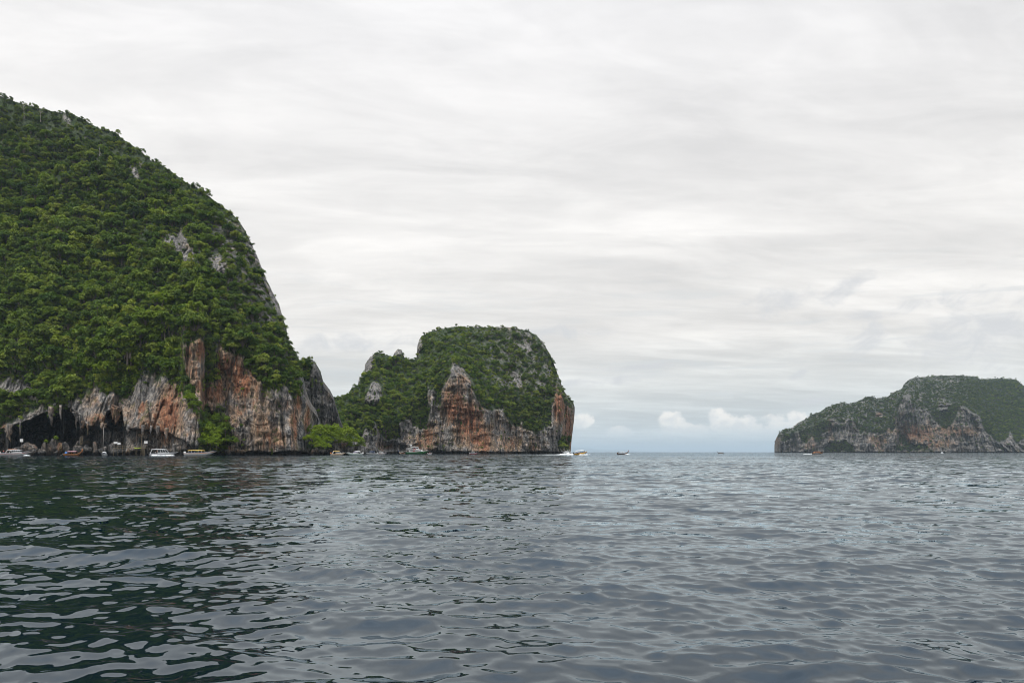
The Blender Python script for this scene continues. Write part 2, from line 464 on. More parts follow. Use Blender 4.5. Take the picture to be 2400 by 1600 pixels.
# ------------------------------------------------------------------ tree kinds
def leafy(clumps, n_leaf, size, seed, squash=0.92):
    """leaf sprays spread over many clumps; returns verts, faces and a per-vertex shade value"""
    r = np.random.default_rng(seed); V = []; Fc = []; A = []
    tot = sum(c[3] ** 2 for c in clumps)
    for (cx, cy_, cz, rad) in clumps:
        k = max(6, int(n_leaf * rad ** 2 / tot)); cv = r.uniform(0.1, 0.9)
        for _ in range(k):
            d = r.normal(size=3); d /= np.linalg.norm(d)
            if d[2] < -0.35: d[2] *= -1
            rr = rad * r.uniform(0.70, 1.08)
            p = np.array([cx, cy_, cz]) + d * rr * np.array([1, 1, squash])
            n = d * 0.95 + np.array([0, 0, 0.40]) + r.normal(size=3) * 0.30; n /= np.linalg.norm(n)
            a = np.cross(n, r.normal(size=3)); a /= np.linalg.norm(a); b = np.cross(n, a)
            L = size * r.uniform(0.6, 1.35); W = L * r.uniform(0.45, 0.75)
            o = len(V)
            V += [p - a * L * .5, p + b * W * .5 + n * L * .08, p + a * L * .5 - n * L * .16, p - b * W * .5 + n * L * .08]
            Fc.append((o, o + 1, o + 2, o + 3)); A += [np.clip(cv * .6 + r.uniform(0, .4), 0, 1)] * 4
    return V, Fc, A

def crown_clumps(kind, r):
    cl = []
    if kind == 'dome':
        for _ in range(13):
            a = r.uniform(0, 6.283); q = math.sqrt(r.uniform(0, 1)) * 2.9; z = 4.6 + 1.9 * (1 - (q / 3.1) ** 2) + r.normal() * .35
            cl.append((q * math.cos(a), q * math.sin(a), z, r.uniform(.9, 1.55)))
    elif kind == 'tall':
        for _ in range(12):
            a = r.uniform(0, 6.283); z = r.uniform(2.6, 8.2); q = r.uniform(.3, 2.0) * (1 - abs(z - 5) / 6)
            cl.append((q * math.cos(a), q * math.sin(a), z, r.uniform(.9, 1.5)))
    elif kind == 'flat':
        for _ in range(14):
            a = r.uniform(0, 6.283); q = math.sqrt(r.uniform(0.02, 1)) * 3.5
            cl.append((q * math.cos(a), q * math.sin(a), 5.4 + r.normal() * .55, r.uniform(.8, 1.3)))
    elif kind == 'shrub':
        for _ in range(7):
            a = r.uniform(0, 6.283); q = math.sqrt(r.uniform(0, 1)) * 1.3
            cl.append((q * math.cos(a), q * math.sin(a), .7 + r.uniform(0, .9), r.uniform(.55, .95)))
    elif kind == 'drape':
        for _ in range(12):
            cl.append((r.normal() * .75, r.normal() * .35, r.uniform(-3.4, 1.2), r.uniform(.45, .85)))
    elif kind == 'bush':
        for _ in range(18):
            a = r.uniform(0, 6.283); q = math.sqrt(r.uniform(0, 1)) * 3.0
            cl.append((q * math.cos(a), q * math.sin(a), 1.0 + 2.6 * (1 - (q / 3.2) ** 2) + r.normal() * .3, r.uniform(.7, 1.2)))
    return cl

def trunk_mb(kind, r, cl):
    mb = MB()
    top = {'dome': 4.6, 'tall': 7.0, 'flat': 5.2, 'shrub': .9, 'drape': .6, 'bush': 1.8}[kind]
    rb = .30 if kind in ('dome', 'tall', 'flat') else .12
    x1, y1 = r.normal() * .3, r.normal() * .3
    mb.tube([(0, 0, -1.6), (x1 * .4, y1 * .4, top * .45), (x1, y1, top)], [rb, rb * .75, rb * .35], 6)
    for c in cl[:5]:
        mb.tube([(x1 * .6, y1 * .6, top * .55), ((x1 + c[0]) * .5, (y1 + c[1]) * .5, (top * .6 + c[2]) * .5), (c[0], c[1], c[2])], [rb * .45, rb * .3, rb * .12], 5)
    return mb

KINDS = [('dome', 460, .95), ('dome', 480, .9), ('tall', 420, .9), ('flat', 440, 1.0), ('dome', 480, 1.05), ('tall', 440, .9),
         ('shrub', 230, .52), ('shrub', 260, .5), ('drape', 240, .5), ('drape', 260, .55), ('bush', 1150, .46), ('bush', 1250, .44)]
protos = bpy.data.collections.new('plant_kinds')
CROWN, TRUNK = [], []
for i, (kind, nl, sz) in enumerate(KINDS):
    r = np.random.default_rng(100 + i)
    cl = crown_clumps(kind, r)
    V, Fc, A = leafy(cl, nl, sz, 300 + i)
    cm = bpy.data.meshes.new('crown'); cm.from_pydata([tuple(v) for v in V], [], Fc); set_attr(cm, 'leaf', A); cm.materials.append(M['leaf'])
    tm = trunk_mb(kind, r, cl).mesh('trunk'); tm.materials.append(M['bark'])
    CROWN.append(cm); TRUNK.append(tm)
    # crown and trunk together, for the forest mass
    tv = [tuple(v.co) for v in tm.vertices]; tf = [tuple(p.vertices) for p in tm.polygons]; o = len(V)
    jm = bpy.data.meshes.new('plant_%02d' % i); jm.from_pydata([tuple(v) for v in V] + tv, [], Fc + [tuple(a + o for a in f) for f in tf])
    set_attr(jm, 'leaf', list(A) + [0] * len(tv)); jm.materials.append(M['leaf']); jm.materials.append(M['bark'])
    mi = np.zeros(len(jm.polygons), np.int32); mi[len(Fc):] = 1; jm.polygons.foreach_set('material_index', mi)
    po = bpy.data.objects.new('plant_%02d' % i, jm); protos.objects.link(po)

def forest(name, pts, rot, scl, idx, tint, label):
    me = bpy.data.meshes.new(name); n = len(pts)
    me.vertices.add(n); me.vertices.foreach_set('co', np.asarray(pts, np.float32).reshape(-1))
    for nm, val in (('rot', rot), ('scl', scl)):
        a = me.attributes.new(nm, 'FLOAT_VECTOR', 'POINT'); a.data.foreach_set('vector', np.asarray(val, np.float32).reshape(-1))
    a = me.attributes.new('idx', 'INT', 'POINT'); a.data.foreach_set('value', np.asarray(idx, np.int32))
    set_attr(me, 'tint', tint)
    o = link(name, me)
    g = bpy.data.node_groups.new(name, 'GeometryNodeTree')
    g.interface.new_socket('Geometry', in_out='INPUT', socket_type='NodeSocketGeometry')
    g.interface.new_socket('Geometry', in_out='OUTPUT', socket_type='NodeSocketGeometry')
    gi = g.nodes.new('NodeGroupInput'); go = g.nodes.new('NodeGroupOutput')
    ip = g.nodes.new('GeometryNodeInstanceOnPoints'); ci = g.nodes.new('GeometryNodeCollectionInfo')
    ci.inputs['Collection'].default_value = protos; ci.inputs['Separate Children'].default_value = True; ci.inputs['Reset Children'].default_value = True
    def named(nm, dt):
        q = g.nodes.new('GeometryNodeInputNamedAttribute'); q.data_type = dt; q.inputs[0].default_value = nm
        return q.outputs[0]
    g.links.new(gi.outputs[0], ip.inputs['Points']); g.links.new(ci.outputs[0], ip.inputs['Instance'])
    ip.inputs['Pick Instance'].default_value = True
    g.links.new(named('idx', 'INT'), ip.inputs['Instance Index'])
    g.links.new(named('rot', 'FLOAT_VECTOR'), ip.inputs['Rotation'])
    g.links.new(named('scl', 'FLOAT_VECTOR'), ip.inputs['Scale'])
    g.links.new(ip.outputs[0], go.inputs[0])
    md = o.modifiers.new('scatter', 'NODES'); md.node_group = g
    tag(o, label, 'forest', kind='stuff')
    return o

def plant(name, k, loc, rz, s, tint, label, cat, group=None, sz=1.0):
    """one tree or bush of its own: trunk and crown"""
    e = empty(name, loc, rz); e.scale = (s, s, s * sz)
    c = link('crown', CROWN[k], None, e); c['otint'] = float(tint); c.color = (1, 1, 1, 1)
    link('trunk', TRUNK[k], None, e)
    tag(e, label, cat, group)
    return e

# ------------------------------------------------------------------ islands
def island(name, px0, px1, dx, rows, top, Ds, Dr, cliff, polys, rust, label, p=1.4, lean=0.07, flute=2.2, gully=7.0, notch=4.0, cave=None,
           edge=(60, 40), wob=5.0, seed=0, canopy=10.0, back=120.0, endwarp=None, vegpolys=(), mat='rock', scale=1.0, dents=(), thin=None):
    cols = np.arange(px0, px1 + dx * .5, dx); nc = len(cols)
    v = np.linspace(0, 1, rows); nb = 14
    pt = tab(top, cols) + canopy + fbm(cols / 5.0, cols * 0, cols * 0, 3, seed + 12, .6) * (1.8 if scale < 2 else .9)
    ds, dr = tab(Ds, cols), tab(Dr, cols)
    # ends: the front curves round to meet the back
    e = np.ones(nc)
    if edge[0]: e *= np.sqrt(np.clip(1 - (1 - np.clip((cols - px0) / edge[0], 0, 1)) ** 2, 0, 1))
    if edge[1]: e *= np.sqrt(np.clip(1 - (1 - np.clip((px1 - cols) / edge[1], 0, 1)) ** 2, 0, 1))
    ds = dr - (dr - ds) * np.maximum(e, 0.02)
    e0 = (-3 - H) / ds
    et = np.maximum((HOR - pt) / F, 0.0015)
    ec = np.minimum((HOR - tab(cliff, cols)) / F, et * 0.93)
    E = e0[None] + v[:, None] * (et - e0)[None]
    vc = ((ec - e0) / (et - e0))[None]
    V = np.broadcast_to(v[:, None], E.shape)
    g = np.where(V < vc, lean * V / vc, lean + (1 - lean) * np.clip((V - vc) / (1 - vc), 0, 1) ** p)
    D = ds[None] + (dr - ds)[None] * g
    PX = np.broadcast_to(cols[None], E.shape).copy(); PY = HOR - E * F
    if endwarp is not None: PX = PX + endwarp(PX, PY)
    X = (PX - 1200) / F * D; Z = H + E * D
    # where is bare rock, where is forest
    wx = fbm(X / 6 / scale, D / 9 / scale, Z / 9 / scale, 4, seed + 5, .6) * wob * 1.3; wy = fbm(X / 4.5 / scale, D / 12 / scale, Z / 22 / scale, 4, seed + 9, .6) * wob * 4.0
    rock = np.zeros(E.shape, bool)
    for q in polys: rock |= in_poly(q, PX + wx, PY + wy)
    for q in vegpolys: rock &= ~in_poly(q, PX + wx, PY + wy)
    ru = np.zeros(E.shape)
    for (cx, cy_, rx, ry, s) in rust:
        ru = np.maximum(ru, (.92 if s > .25 else 1) * s * np.exp(-(((PX + wx - cx) / rx) ** 2 + ((PY + wy - cy_) / ry) ** 2)))
    rk = rock.astype(float)
    for _ in range(2): rk[1:-1, 1:-1] = (rk[1:-1, 1:-1] + rk[:-2, 1:-1] + rk[2:, 1:-1] + rk[1:-1, :-2] + rk[1:-1, 2:]) / 5
    # relief
    ef = np.clip(e, 0, 1)[None] * smooth(1 - V, 0.0, 0.06)
    big = fbm(X / (42 * scale), D / (42 * scale), Z / (75 * scale), 3, seed + 1) * gully
    fl = fbm(X / (7 * scale), D / (16 * scale), Z / (60 * scale), 4, seed + 2, 0.55, ridge=True)
    ledge = fbm(X / (16 * scale), D / (16 * scale), Z / (6 * scale), 3, seed + 3)
    fine = fbm(X / 2.6, D / 2.6, Z / 4.5, 3, seed + 4)
    crack = np.exp(-(perlin(X / (8 * scale), D / (30 * scale), Z / (70 * scale), seed + 14) / .055) ** 2) + .22 * np.exp(-(perlin(X / (20 * scale), D / 30, Z / (9 * scale), seed + 15) / .035) ** 2)
    D = D + ef * rk * crack * 2.2 * scale
    D = D - ef * (big + rk * (fl * flute + ledge * flute * .55 + fine * .7) + (1 - rk) * (fl * .9 + fine * .5))
    for (cx, cy_, rx, ry, dd) in dents:        # bulges (minus) and hollows (plus), metres
        D = D + dd * np.exp(-(((PX - cx) / rx) ** 2 + ((PY - cy_) / ry) ** 2))
    if cave is not None: D = D + cave(PX, PY, X, Z)
    zz = H + E * D
    und = fbm(X / 12, D / 12, 0 * Z, 3, seed + 6)
    D = D + notch * np.clip(e, 0, 1)[None] * (1 - smooth(zz, 0.8 + und * .6, 2.6 + und * 1.2))
    P = np.stack([(PX - 1200) / F * D, D, H + E * D], -1)
    # behind the ridge down to the water
    j = np.linspace(0, 1, nb + 1)[1:, None]
    Db = D[-1][None] + j * back * np.maximum(e, .02)[None]
    zt = P[-1, :, 2][None]
    Zb = zt * (1 - j ** 1.7) - 3 * j
    PXb = cols[None] + 0 * Db
    if endwarp is not None: PXb = PXb + endwarp(PXb, HOR - (Zb - H) / Db * F)
    Pb = np.stack([(PXb - 1200) / F * Db, Db, Zb], -1)
    full = np.concatenate([P, Pb], 0)
    me = grid_mesh(name, full)
    # normals for planting
    du = np.gradient(P, axis=1); dv = np.gradient(P, axis=0); N = np.cross(du, dv); N /= np.maximum(np.linalg.norm(N, axis=2), 1e-9)[..., None]
    veg = 1 - rk; soil = veg if thin is None else veg * np.clip(1 - thin(PX, PY) * (.5 + fbm(X / 9 / scale, D / 9 / scale, Z / 20 / scale, 3, seed + 8)), 0, 1)
    set_attr(me, 'veg', np.concatenate([soil, np.ones(Pb.shape[:2])], 0)); set_attr(me, 'rust', np.concatenate([ru, np.zeros(Pb.shape[:2])], 0))
    o = link(name, me, M[mat]); tag(o, label, kind='structure')
    return dict(P=P, N=N, PX=PX, PY=PY, veg=veg, obj=o, cols=cols, nc=nc, rows=rows, e=e)

def scatter(I, step, kinds, smin, smax, seed, keep=lambda px, py, v, r: v > 0.75, sink=0.0, tintf=None, lift=1.0, zs=(0.85, 1.3), screen=(-170, 2600), sf=None):
    r = np.random.default_rng(seed)
    PX, PY = I['PX'], I['PY']
    x0, x1 = max(PX.min(), screen[0]), min(PX.max(), screen[1]); y0, y1 = PY.min(), PY.max()
    gx, gy = np.meshgrid(np.arange(x0, x1, step), np.arange(y0, y1, step))
    gx = gx + (np.arange(gx.shape[0]) % 2)[:, None] * step * .5
    gx = (gx + r.uniform(-.95, .95, gx.shape) * step).ravel(); gy = (gy + r.uniform(-.95, .95, gy.shape) * step).ravel()
    ci = np.clip(np.searchsorted(I['cols'], gx), 0, I['nc'] - 1)
    ptop = PY[-1, ci]; pbot = PY[0, ci]
    vi = (gy - pbot) / (ptop - pbot); ok = (vi >= 0) & (vi <= 1.0)
    gx, gy, ci, vi = gx[ok], gy[ok], ci[ok], vi[ok]
    ri = np.clip(np.rint(vi * (I['rows'] - 1)).astype(int), 0, I['rows'] - 1)
    vg = I['veg'][ri, ci]
    k = keep(gx, gy, vg, r) & (I['P'][ri, ci, 2] > 2.5)
    gx, gy, ci, ri = gx[k], gy[k], ci[k], ri[k]
    n = len(gx); P = I['P'][ri, ci]; N = I['N'][ri, ci]
    s = r.uniform(0, 1, n) ** 2.0 * (smax - smin) + smin
    if sf is not None: s = s * sf(gx, gy)
    ridge = smooth((ri / (I['rows'] - 1)), .90, .99); s = s * (1 - .22 * ridge)
    P = P + N * (0.2 * lift) * s[:, None]; P[:, 2] -= sink * s * (1 - .40 * ridge)
    rot = np.stack([r.normal(size=n) * .08 , r.normal(size=n) * .08, r.uniform(0, 6.283, n)], 1)
    scl = np.stack([s, s, s * r.uniform(zs[0], zs[1], n)], 1)
    idx = r.choice(kinds, n)
    if 0 in kinds:      # low wind-cut growth on the crest
        low = ridge > .25; idx = np.where(low, r.choice([10, 11], n), idx); P[:, 2] += np.where(low, (sink - .9) * s * .75, 0)
    tint = tintf(gx, gy, r) if tintf else r.normal(size=n) * .18
    return dict(P=P, rot=rot, scl=scl, idx=idx, tint=tint, px=gx, py=gy, s=s)

def joinsc(*a):
    return {k: np.concatenate([q[k] for q in a]) for k in a[0]}

# ---- the big left island
A_TOP = [(-200, 150), (-100, 172), (0, 214), (34, 227), (82, 241), (136, 253), (160, 253), (190, 266), (231, 290), (269, 299), (289, 316), (323, 338), (354, 365), (367, 368),
         (401, 390), (432, 414), (466, 431), (500, 457), (530, 479), (558, 503), (575, 530), (588, 557), (605, 594), (622, 639), (639, 673), (654, 702), (661, 727),
         (671, 758), (676, 790), (693, 814), (703, 836), (709, 862), (716, 900), (726, 928), (741, 950), (752, 985), (757, 1010), (760, 1030)]
A_POLY = [
    [(424, 804), (460, 794), (483, 814), (484, 855), (477, 908), (494, 889), (513, 874), (507, 836), (511, 797), (525, 814), (545, 816), (559, 828), (574, 845), (593, 879), (622, 906),
     (646, 911), (678, 913), (688, 937), (702, 918), (697, 879), (719, 884), (724, 918), (743, 944), (765, 985), (765, 1075), (500, 1075), (550, 1040), (535, 1003), (520, 974), (501, 964), (470, 960), (465, 942), (443, 908), (431, 850)],
    [(380, 886), (404, 891), (428, 918), (443, 954), (467, 957), (469, 1080), (-170, 1080), (-170, 985), (0, 991), (36, 992), (56, 972), (104, 955), (150, 945), (179, 936), (206, 925), (218, 908), (242, 912),
     (279, 928), (303, 938), (315, 897), (351, 876)],
    [(-60, 905), (0, 899), (31, 876), (56, 886), (80, 916), (92, 938), (48, 928), (0, 918), (-60, 925)],
    [(384, 545), (412, 550), (435, 548), (454, 590), (446, 622), (420, 606), (391, 588)], [(462, 590), (476, 646), (468, 650)], [(494, 600), (532, 606), (536, 652), (500, 645)],
    [(306, 384), (326, 404), (322, 428), (308, 412)], [(585, 588), (606, 594), (640, 673), (657, 706), (672, 760), (664, 762), (640, 712), (612, 640)],
    [(626, 735), (634, 730), (640, 760), (630, 765)], [(275, 535), (284, 540), (282, 580), (274, 575)], [(60, 395), (74, 395), (70, 420), (60, 415)], [(150, 275), (170, 285), (162, 300), (148, 292)],
    [(198, 660), (206, 662), (206, 690), (198, 690)]]
A_RUST = [(395, 960, 34, 60, .85), (445, 850, 18, 70, .7), (468, 822, 14, 30, .8), (536, 850, 36, 40, .8), (566, 890, 38, 50, .95), (500, 920, 40, 40, .65), (480, 960, 30, 30, .45), (610, 1000, 60, 40, .3),
          (690, 985, 9, 60, .9), (335, 962, 12, 16, .95), (388, 1000, 26, 40, .75), (226, 985, 24, 14, .75), (270, 980, 20, 20, .4), (640, 1030, 30, 30, .5), (520, 1050, 30, 16, .7), (720, 990, 6, 40, .8), (5, 1000, 12, 10, .5),
          (560, 960, 130, 110, .25), (600, 950, 90, 60, .30), (400, 980, 80, 80, .28), (240, 960, 70, 40, .2), (700, 930, 6, 30, .5), (350, 1000, 40, 20, .4), (230, 945, 30, 20, .35)]
CTOP = [(-170, 1000), (-20, 1002), (12, 1004), (20, 1014), (27, 1004), (32, 996), (73, 982), (107, 966), (136, 953), (155, 951), (174, 961), (189, 976), (196, 992), (218, 997), (240, 1003), (245, 985), (250, 962),
        (262, 957), (284, 954), (288, 975), (291, 1000), (330, 1006), (362, 1003), (400, 1016), (430, 1030), (448, 1042), (470, 1056), (800, 1056)]
CDEP = [(-170, 40), (10, 40), (20, 16), (28, 40), (60, 62), (180, 66), (235, 46), (244, 34), (288, 32), (294, 15), (350, 12), (430, 7), (470, 0), (800, 0)]
def a_cave(PX, PY, X, Z):
    w = fbm(X / 5, Z / 5, 0 * X, 3, 77) * 3.0
    t = tab(CTOP, PX)
    inn = smooth(PY + w - t, 0.0, 7.0)
    return inn * tab(CDEP, PX) * (0.9 + 0.25 * fbm(X / 14, Z / 8, 0 * X, 3, 55)) * smooth(PX, -400, -100)
IA = island('island', -180, 764, 1.9, 440, A_TOP, [(-180, 390), (300, 372), (470, 366), (480, 380), (560, 392), (680, 396), (764, 425)],
            [(-180, 575), (0, 560), (300, 545), (500, 520), (600, 490), (700, 455), (764, 440)],
            [(-180, 930), (0, 985), (60, 972), (150, 945), (240, 912), (300, 930), (350, 880), (420, 880), (430, 805), (550, 815), (600, 880), (690, 915), (764, 1000)],
            A_POLY, A_RUST, 'tall forested limestone island with a dark sea cave at its foot', p=1.35, flute=2.1, gully=13.0, cave=a_cave,
            edge=(60, 46), seed=1, canopy=11.0, back=160, wob=4.0, thin=lambda px, py: .9 * smooth(px + (py - 600) * -.30, 430, 560) * smooth(py, 480, 560) * smooth(-py, -800, -720) + .12,
            dents=((480, 905, 9, 70, 4.0), (497, 1000, 30, 45, 9.0), (568, 955, 9, 22, 4.5), (618, 960, 5, 60, 3.0), (668, 970, 5, 40, 3.0), (735, 985, 10, 25, 7.0), (470, 1060, 30, 10, 6.0),
                   (440, 960, 26, 60, -4.0), (226, 985, 24, 14, -5.0), (548, 860, 14, 40, -2.5)))

def a_tint(px, py, r):
    t = r.normal(size=len(px)) * .20 - 0.05
    t += 0.35 * np.exp(-(((px - 300) / 150) ** 2 + ((py - 850) / 70) ** 2)) + 0.4 * np.exp(-(((px - 375) / 30) ** 2 + ((py - 750) / 50) ** 2))
    t -= 0.35 * smooth(-py, -420, -250) + 0.12 * smooth(px, 450, 600)
    t += 0.3 * np.exp(-(((px - 440) / 20) ** 2 + ((py - 930) / 30) ** 2))
    return t
def a_size(px, py):
    return (1.12 - .42 * smooth(-py, -560, -260) - .22 * smooth(px, 420, 640) - .28 * smooth(px + (py - 600) * -.35, 560, 640)) * (1 + .22 * perlin(px / 60, py / 60, px * 0, 3))
def veg_gap(px, py, v, r):
    flank = smooth(px + (py - 600) * -.30, 430, 560) * smooth(py, 480, 560) * smooth(-py, -800, -720)
    tongue = (px > 418) & (px < 530) & (py > 785)
    return (v > 0.8) & ~tongue & (r.uniform(0, 1, len(px)) < 0.95 - .38 * flank * (1 + perlin(px / 22, py / 60, px * 0, 6)))
ta = scatter(IA, 12.0, [0, 1, 2, 3, 4, 5], .48, 1.55, 11, veg_gap, 2.7, a_tint, sf=a_size)
tb = scatter(IA, 9.0, [6, 7, 6, 7, 8], .8, 1.8, 12, lambda px, py, v, r: (v > .6) & (r.uniform(0, 1, len(px)) < 1 - .35 * smooth(px + (py - 600) * -.30, 430, 560) * smooth(py, 480, 560) * smooth(-py, -800, -720)), .3, lambda px, py, r: a_tint(px, py, r) - .25)
tr_ = scatter(IA, 8.0, [6, 7, 8, 9], .45, 1.0, 13, lambda px, py, v, r: (v < .45) & (r.uniform(0, 1, len(px)) < np.where(py < 760, .38, .050)) & ((py < 905) | (px > 480)), .1, a_tint)
td = scatter(IA, 8.0, [8, 9], .8, 1.5, 14, lambda px, py, v, r: (v > .3) & (v < .8), .2, a_tint)
# the trees that show largest stand on their own, the rest is the forest mass
big = np.argsort(-(ta['s'] * (2.0 / (1 + ta['P'][:, 1] / 400)) * ((ta['px'] > 4) & (ta['px'] < 720) & (ta['py'] > 300))))[:285]
KN = {'dome': ('broadleaf_tree', 'round crowned green tree rooted on the steep slope of the cave island'), 'tall': ('slender_tree', 'tall narrow crowned tree rooted on the steep slope of the cave island'),
      'flat': ('spreading_tree', 'flat topped spreading tree rooted on the steep slope of the cave island')}
for q in big:
    k = int(ta['idx'][q]); nm, lb = KN[KINDS[k][0]]
    X_, Y_ = ta['px'][q], ta['py'][q]
    zone = ('above the sea cave' if Y_ > 700 and X_ < 330 else 'above the striped cliff' if Y_ > 640 and X_ >= 330 else 'high below the ridge' if Y_ < 430 else 'beside the grey upper rock face' if X_ > 330 else 'halfway up the slope at the left edge' if X_ < 150 else 'halfway up the slope')
    tone = 'fresh green' if ta['tint'][q] > .15 else 'dull green' if ta['tint'][q] < -.2 else 'green'
    lb = '%s %s %s of the cave island' % (tone, lb.split(' rooted')[0].replace(' green', ''), zone) if 'left edge' not in zone else '%s %s on the left edge of the cave island' % (tone, lb.split(' rooted')[0].replace(' green', ''))
    e = plant(nm, k, ta['P'][q], ta['rot'][q][2], ta['scl'][q][0], ta['tint'][q], lb, 'tree', nm.replace('_', ' ') + 's on the cave island', ta['scl'][q][2] / ta['scl'][q][0])
rest = np.setdiff1d(np.arange(len(ta['s'])), big)
ta2 = {k: v[rest] for k, v in ta.items()}
fa = joinsc(ta2, tb, tr_, td)
forest('forest', fa['P'], fa['rot'], fa['scl'], fa['idx'], fa['tint'], 'dense green jungle covering the steep slopes of the cave island')

# ---- grey spur behind it
IS = island('headland', 672, 812, 1.7, 150, [(672, 860), (690, 850), (705, 838), (714, 834), (729, 836), (739, 843), (751, 865), (758, 889), (773, 908), (782, 926), (792, 960), (800, 985), (812, 1015)],
            [(672, 475), (812, 500)], [(672, 520), (812, 512)], [(672, 850), (730, 845), (760, 890), (812, 1000)],
            [[(660, 880), (705, 872), (722, 880), (733, 842), (741, 846), (760, 890), (790, 930), (830, 1000), (830, 1080), (660, 1080)]],
            [(730, 960, 8, 20, .3)], 'narrow grey limestone spur behind the cave island', p=1.2, flute=2.0, gully=3.0, edge=(30, 30), seed=31, canopy=5, back=40, mat='rock_spur')
sa = scatter(IS, 9, [0, 2, 5, 6, 7], .5, .9, 41, lambda px, py, v, r: (v > .6), 2.6)
sb = scatter(IS, 7, [6, 7, 8, 9], .6, 1.3, 42, lambda px, py, v, r: (v > .5) | (r.uniform(0, 1, len(px)) < .10), .2)
fs = joinsc(sa, sb)
forest('forest', fs['P'], fs['rot'], fs['scl'], fs['idx'], fs['tint'] - .1, 'scrub and small trees growing on the grey spur')

# ---- second island
B_TOP = [(770, 930), (782, 927), (801, 924), (817, 916), (820, 908), (839, 894), (842, 878), (854, 870), (855, 848), (862, 837), (869, 829), (882, 819), (901, 823), (921, 829), (925, 818), (933, 811), (941, 813),
         (948, 832), (964, 836), (976, 834), (978, 804), (983, 788), (994, 777), (1013, 769), (1032, 765), (1062, 759), (1087, 758), (1108, 761), (1152, 760), (1184, 759), (1212, 763), (1239, 769), (1258, 780),
         (1272, 795), (1282, 811), (1292, 829), (1301, 853), (1312, 883), (1321, 908), (1331, 922), (1343, 936), (1347, 946)]
B_POLY = [
    [(1059, 856), (1078, 856), (1097, 883), (1111, 921), (1133, 954), (1149, 965), (1179, 957), (1184, 981), (1209, 1003), (1223, 987), (1228, 1006), (1263, 1011), (1291, 998), (1293, 959), (1301, 921), (1318, 927),
     (1326, 951), (1350, 958), (1350, 1080), (840, 1080), (847, 1019), (880, 998), (891, 1019), (912, 1027), (937, 1027), (937, 992), (959, 984), (986, 1003), (1002, 1006), (1005, 959), (1002, 910), (1020, 913),
     (1024, 949), (1032, 954), (1040, 900), (1057, 883)],
    [(866, 902), (882, 889), (891, 908), (896, 927), (877, 949), (863, 949), (852, 938)],
    [(853, 874), (854, 846), (866, 826), (884, 815), (872, 848), (882, 867), (866, 878)],
    [(974, 832), (974, 796), (986, 784), (989, 810), (984, 830)], [(922, 835), (925, 815), (936, 808), (945, 818), (944, 828)],
    [(1196, 876), (1212, 872), (1226, 912), (1210, 912)], [(838, 900), (842, 878), (850, 870), (848, 895)], [(1228, 800), (1240, 798), (1246, 822), (1236, 826)]]
B_RUST = [(1062, 950, 26, 45, .85), (1098, 990, 36, 50, .95), (1130, 1030, 26, 40, .85), (1080, 900, 20, 30, .4), (1312, 950, 14, 40, .95), (1332, 1000, 12, 45, .8), (1005, 1025, 24, 30, .55), (1200, 1040, 50, 26, .4),
          (985, 1040, 14, 18, .6), (1250, 1035, 20, 20, .35), (900, 1045, 30, 12, .3), (1150, 1000, 200, 60, .14)]
def b_warp(PX, PY):
    return -9.0 * smooth(PX, 1290, 1346) * smooth(PY, 955, 1060)
IB = island('island', 772, 1347, 1.35, 235, B_TOP, [(772, 610), (850, 640), (1000, 665), (1100, 655), (1200, 690), (1347, 770)], [(772, 700), (870, 750), (940, 770), (1000, 835), (1100, 850), (1250, 840), (1347, 790)],
            [(772, 1000), (850, 1000), (937, 990), (1000, 930), (1060, 865), (1110, 920), (1150, 965), (1220, 1000), (1290, 990), (1310, 925), (1347, 955)],
            B_POLY, B_RUST, 'domed limestone island with a rust coloured cliff face in its middle', p=1.3, flute=4.0, gully=16.0, edge=(46, 50), seed=61, canopy=6.5, back=150, endwarp=b_warp, wob=2.4, thin=lambda px, py: .75 * smooth(px, 1090, 1200) * smooth(-py, -960, -880) + .15,
            vegpolys=[[(1306, 1050), (1304, 1030), (1318, 1020), (1334, 1032), (1334, 1052)]],
            dents=((1058, 940, 18, 60, -8.0), (1045, 1000, 10, 60, 8.0), (1100, 985, 34, 60, 5.0), (1165, 1010, 8, 30, 7.0), (880, 930, 14, 26, -9.0), (1010, 950, 9, 50, -9.0), (912, 1048, 16, 9, 14.0), (945, 1050, 8, 8, 12.0),
                   (835, 985, 14, 50, 10.0), (1302, 970, 5, 50, 4.0)))
def b_tint(px, py, r):
    t = r.normal(size=len(px)) * .18 - .20
    t += .22 * np.exp(-(((px - 930) / 80) ** 2 + ((py - 900) / 50) ** 2)) + .25 * np.exp(-(((px - 1125) / 40) ** 2 + ((py - 890) / 40) ** 2))
    t -= .28 * smooth(px, 1100, 1250)
    return t
sparse = lambda px, py: 1 - .28 * smooth(px, 1090, 1200) * smooth(-py, -960, -880)
b1 = scatter(IB, 9.2, [0, 1, 2, 3, 4, 5], .5, 1.25, 71, lambda px, py, v, r: (v > .8) & (r.uniform(0, 1, len(px)) < .93 * sparse(px, py)), 2.6, b_tint)
b2 = scatter(IB, 5.8, [6, 7, 8], .9, 1.8, 72, lambda px, py, v, r: (v > .6) & (r.uniform(0, 1, len(px)) < sparse(px, py)), .3, b_tint)
b3 = scatter(IB, 5.5, [6, 7, 8, 9], .5, 1.1, 73, lambda px, py, v, r: (v < .45) & (r.uniform(0, 1, len(px)) < np.where(py < 850, .4, np.where((px < 900) & (py < 960), .3, .06))), .1, b_tint)
fb = joinsc(b1, b2, b3)
forest('forest', fb['P'], fb['rot'], fb['scl'], fb['idx'], fb['tint'], 'dense green jungle covering the domed island')

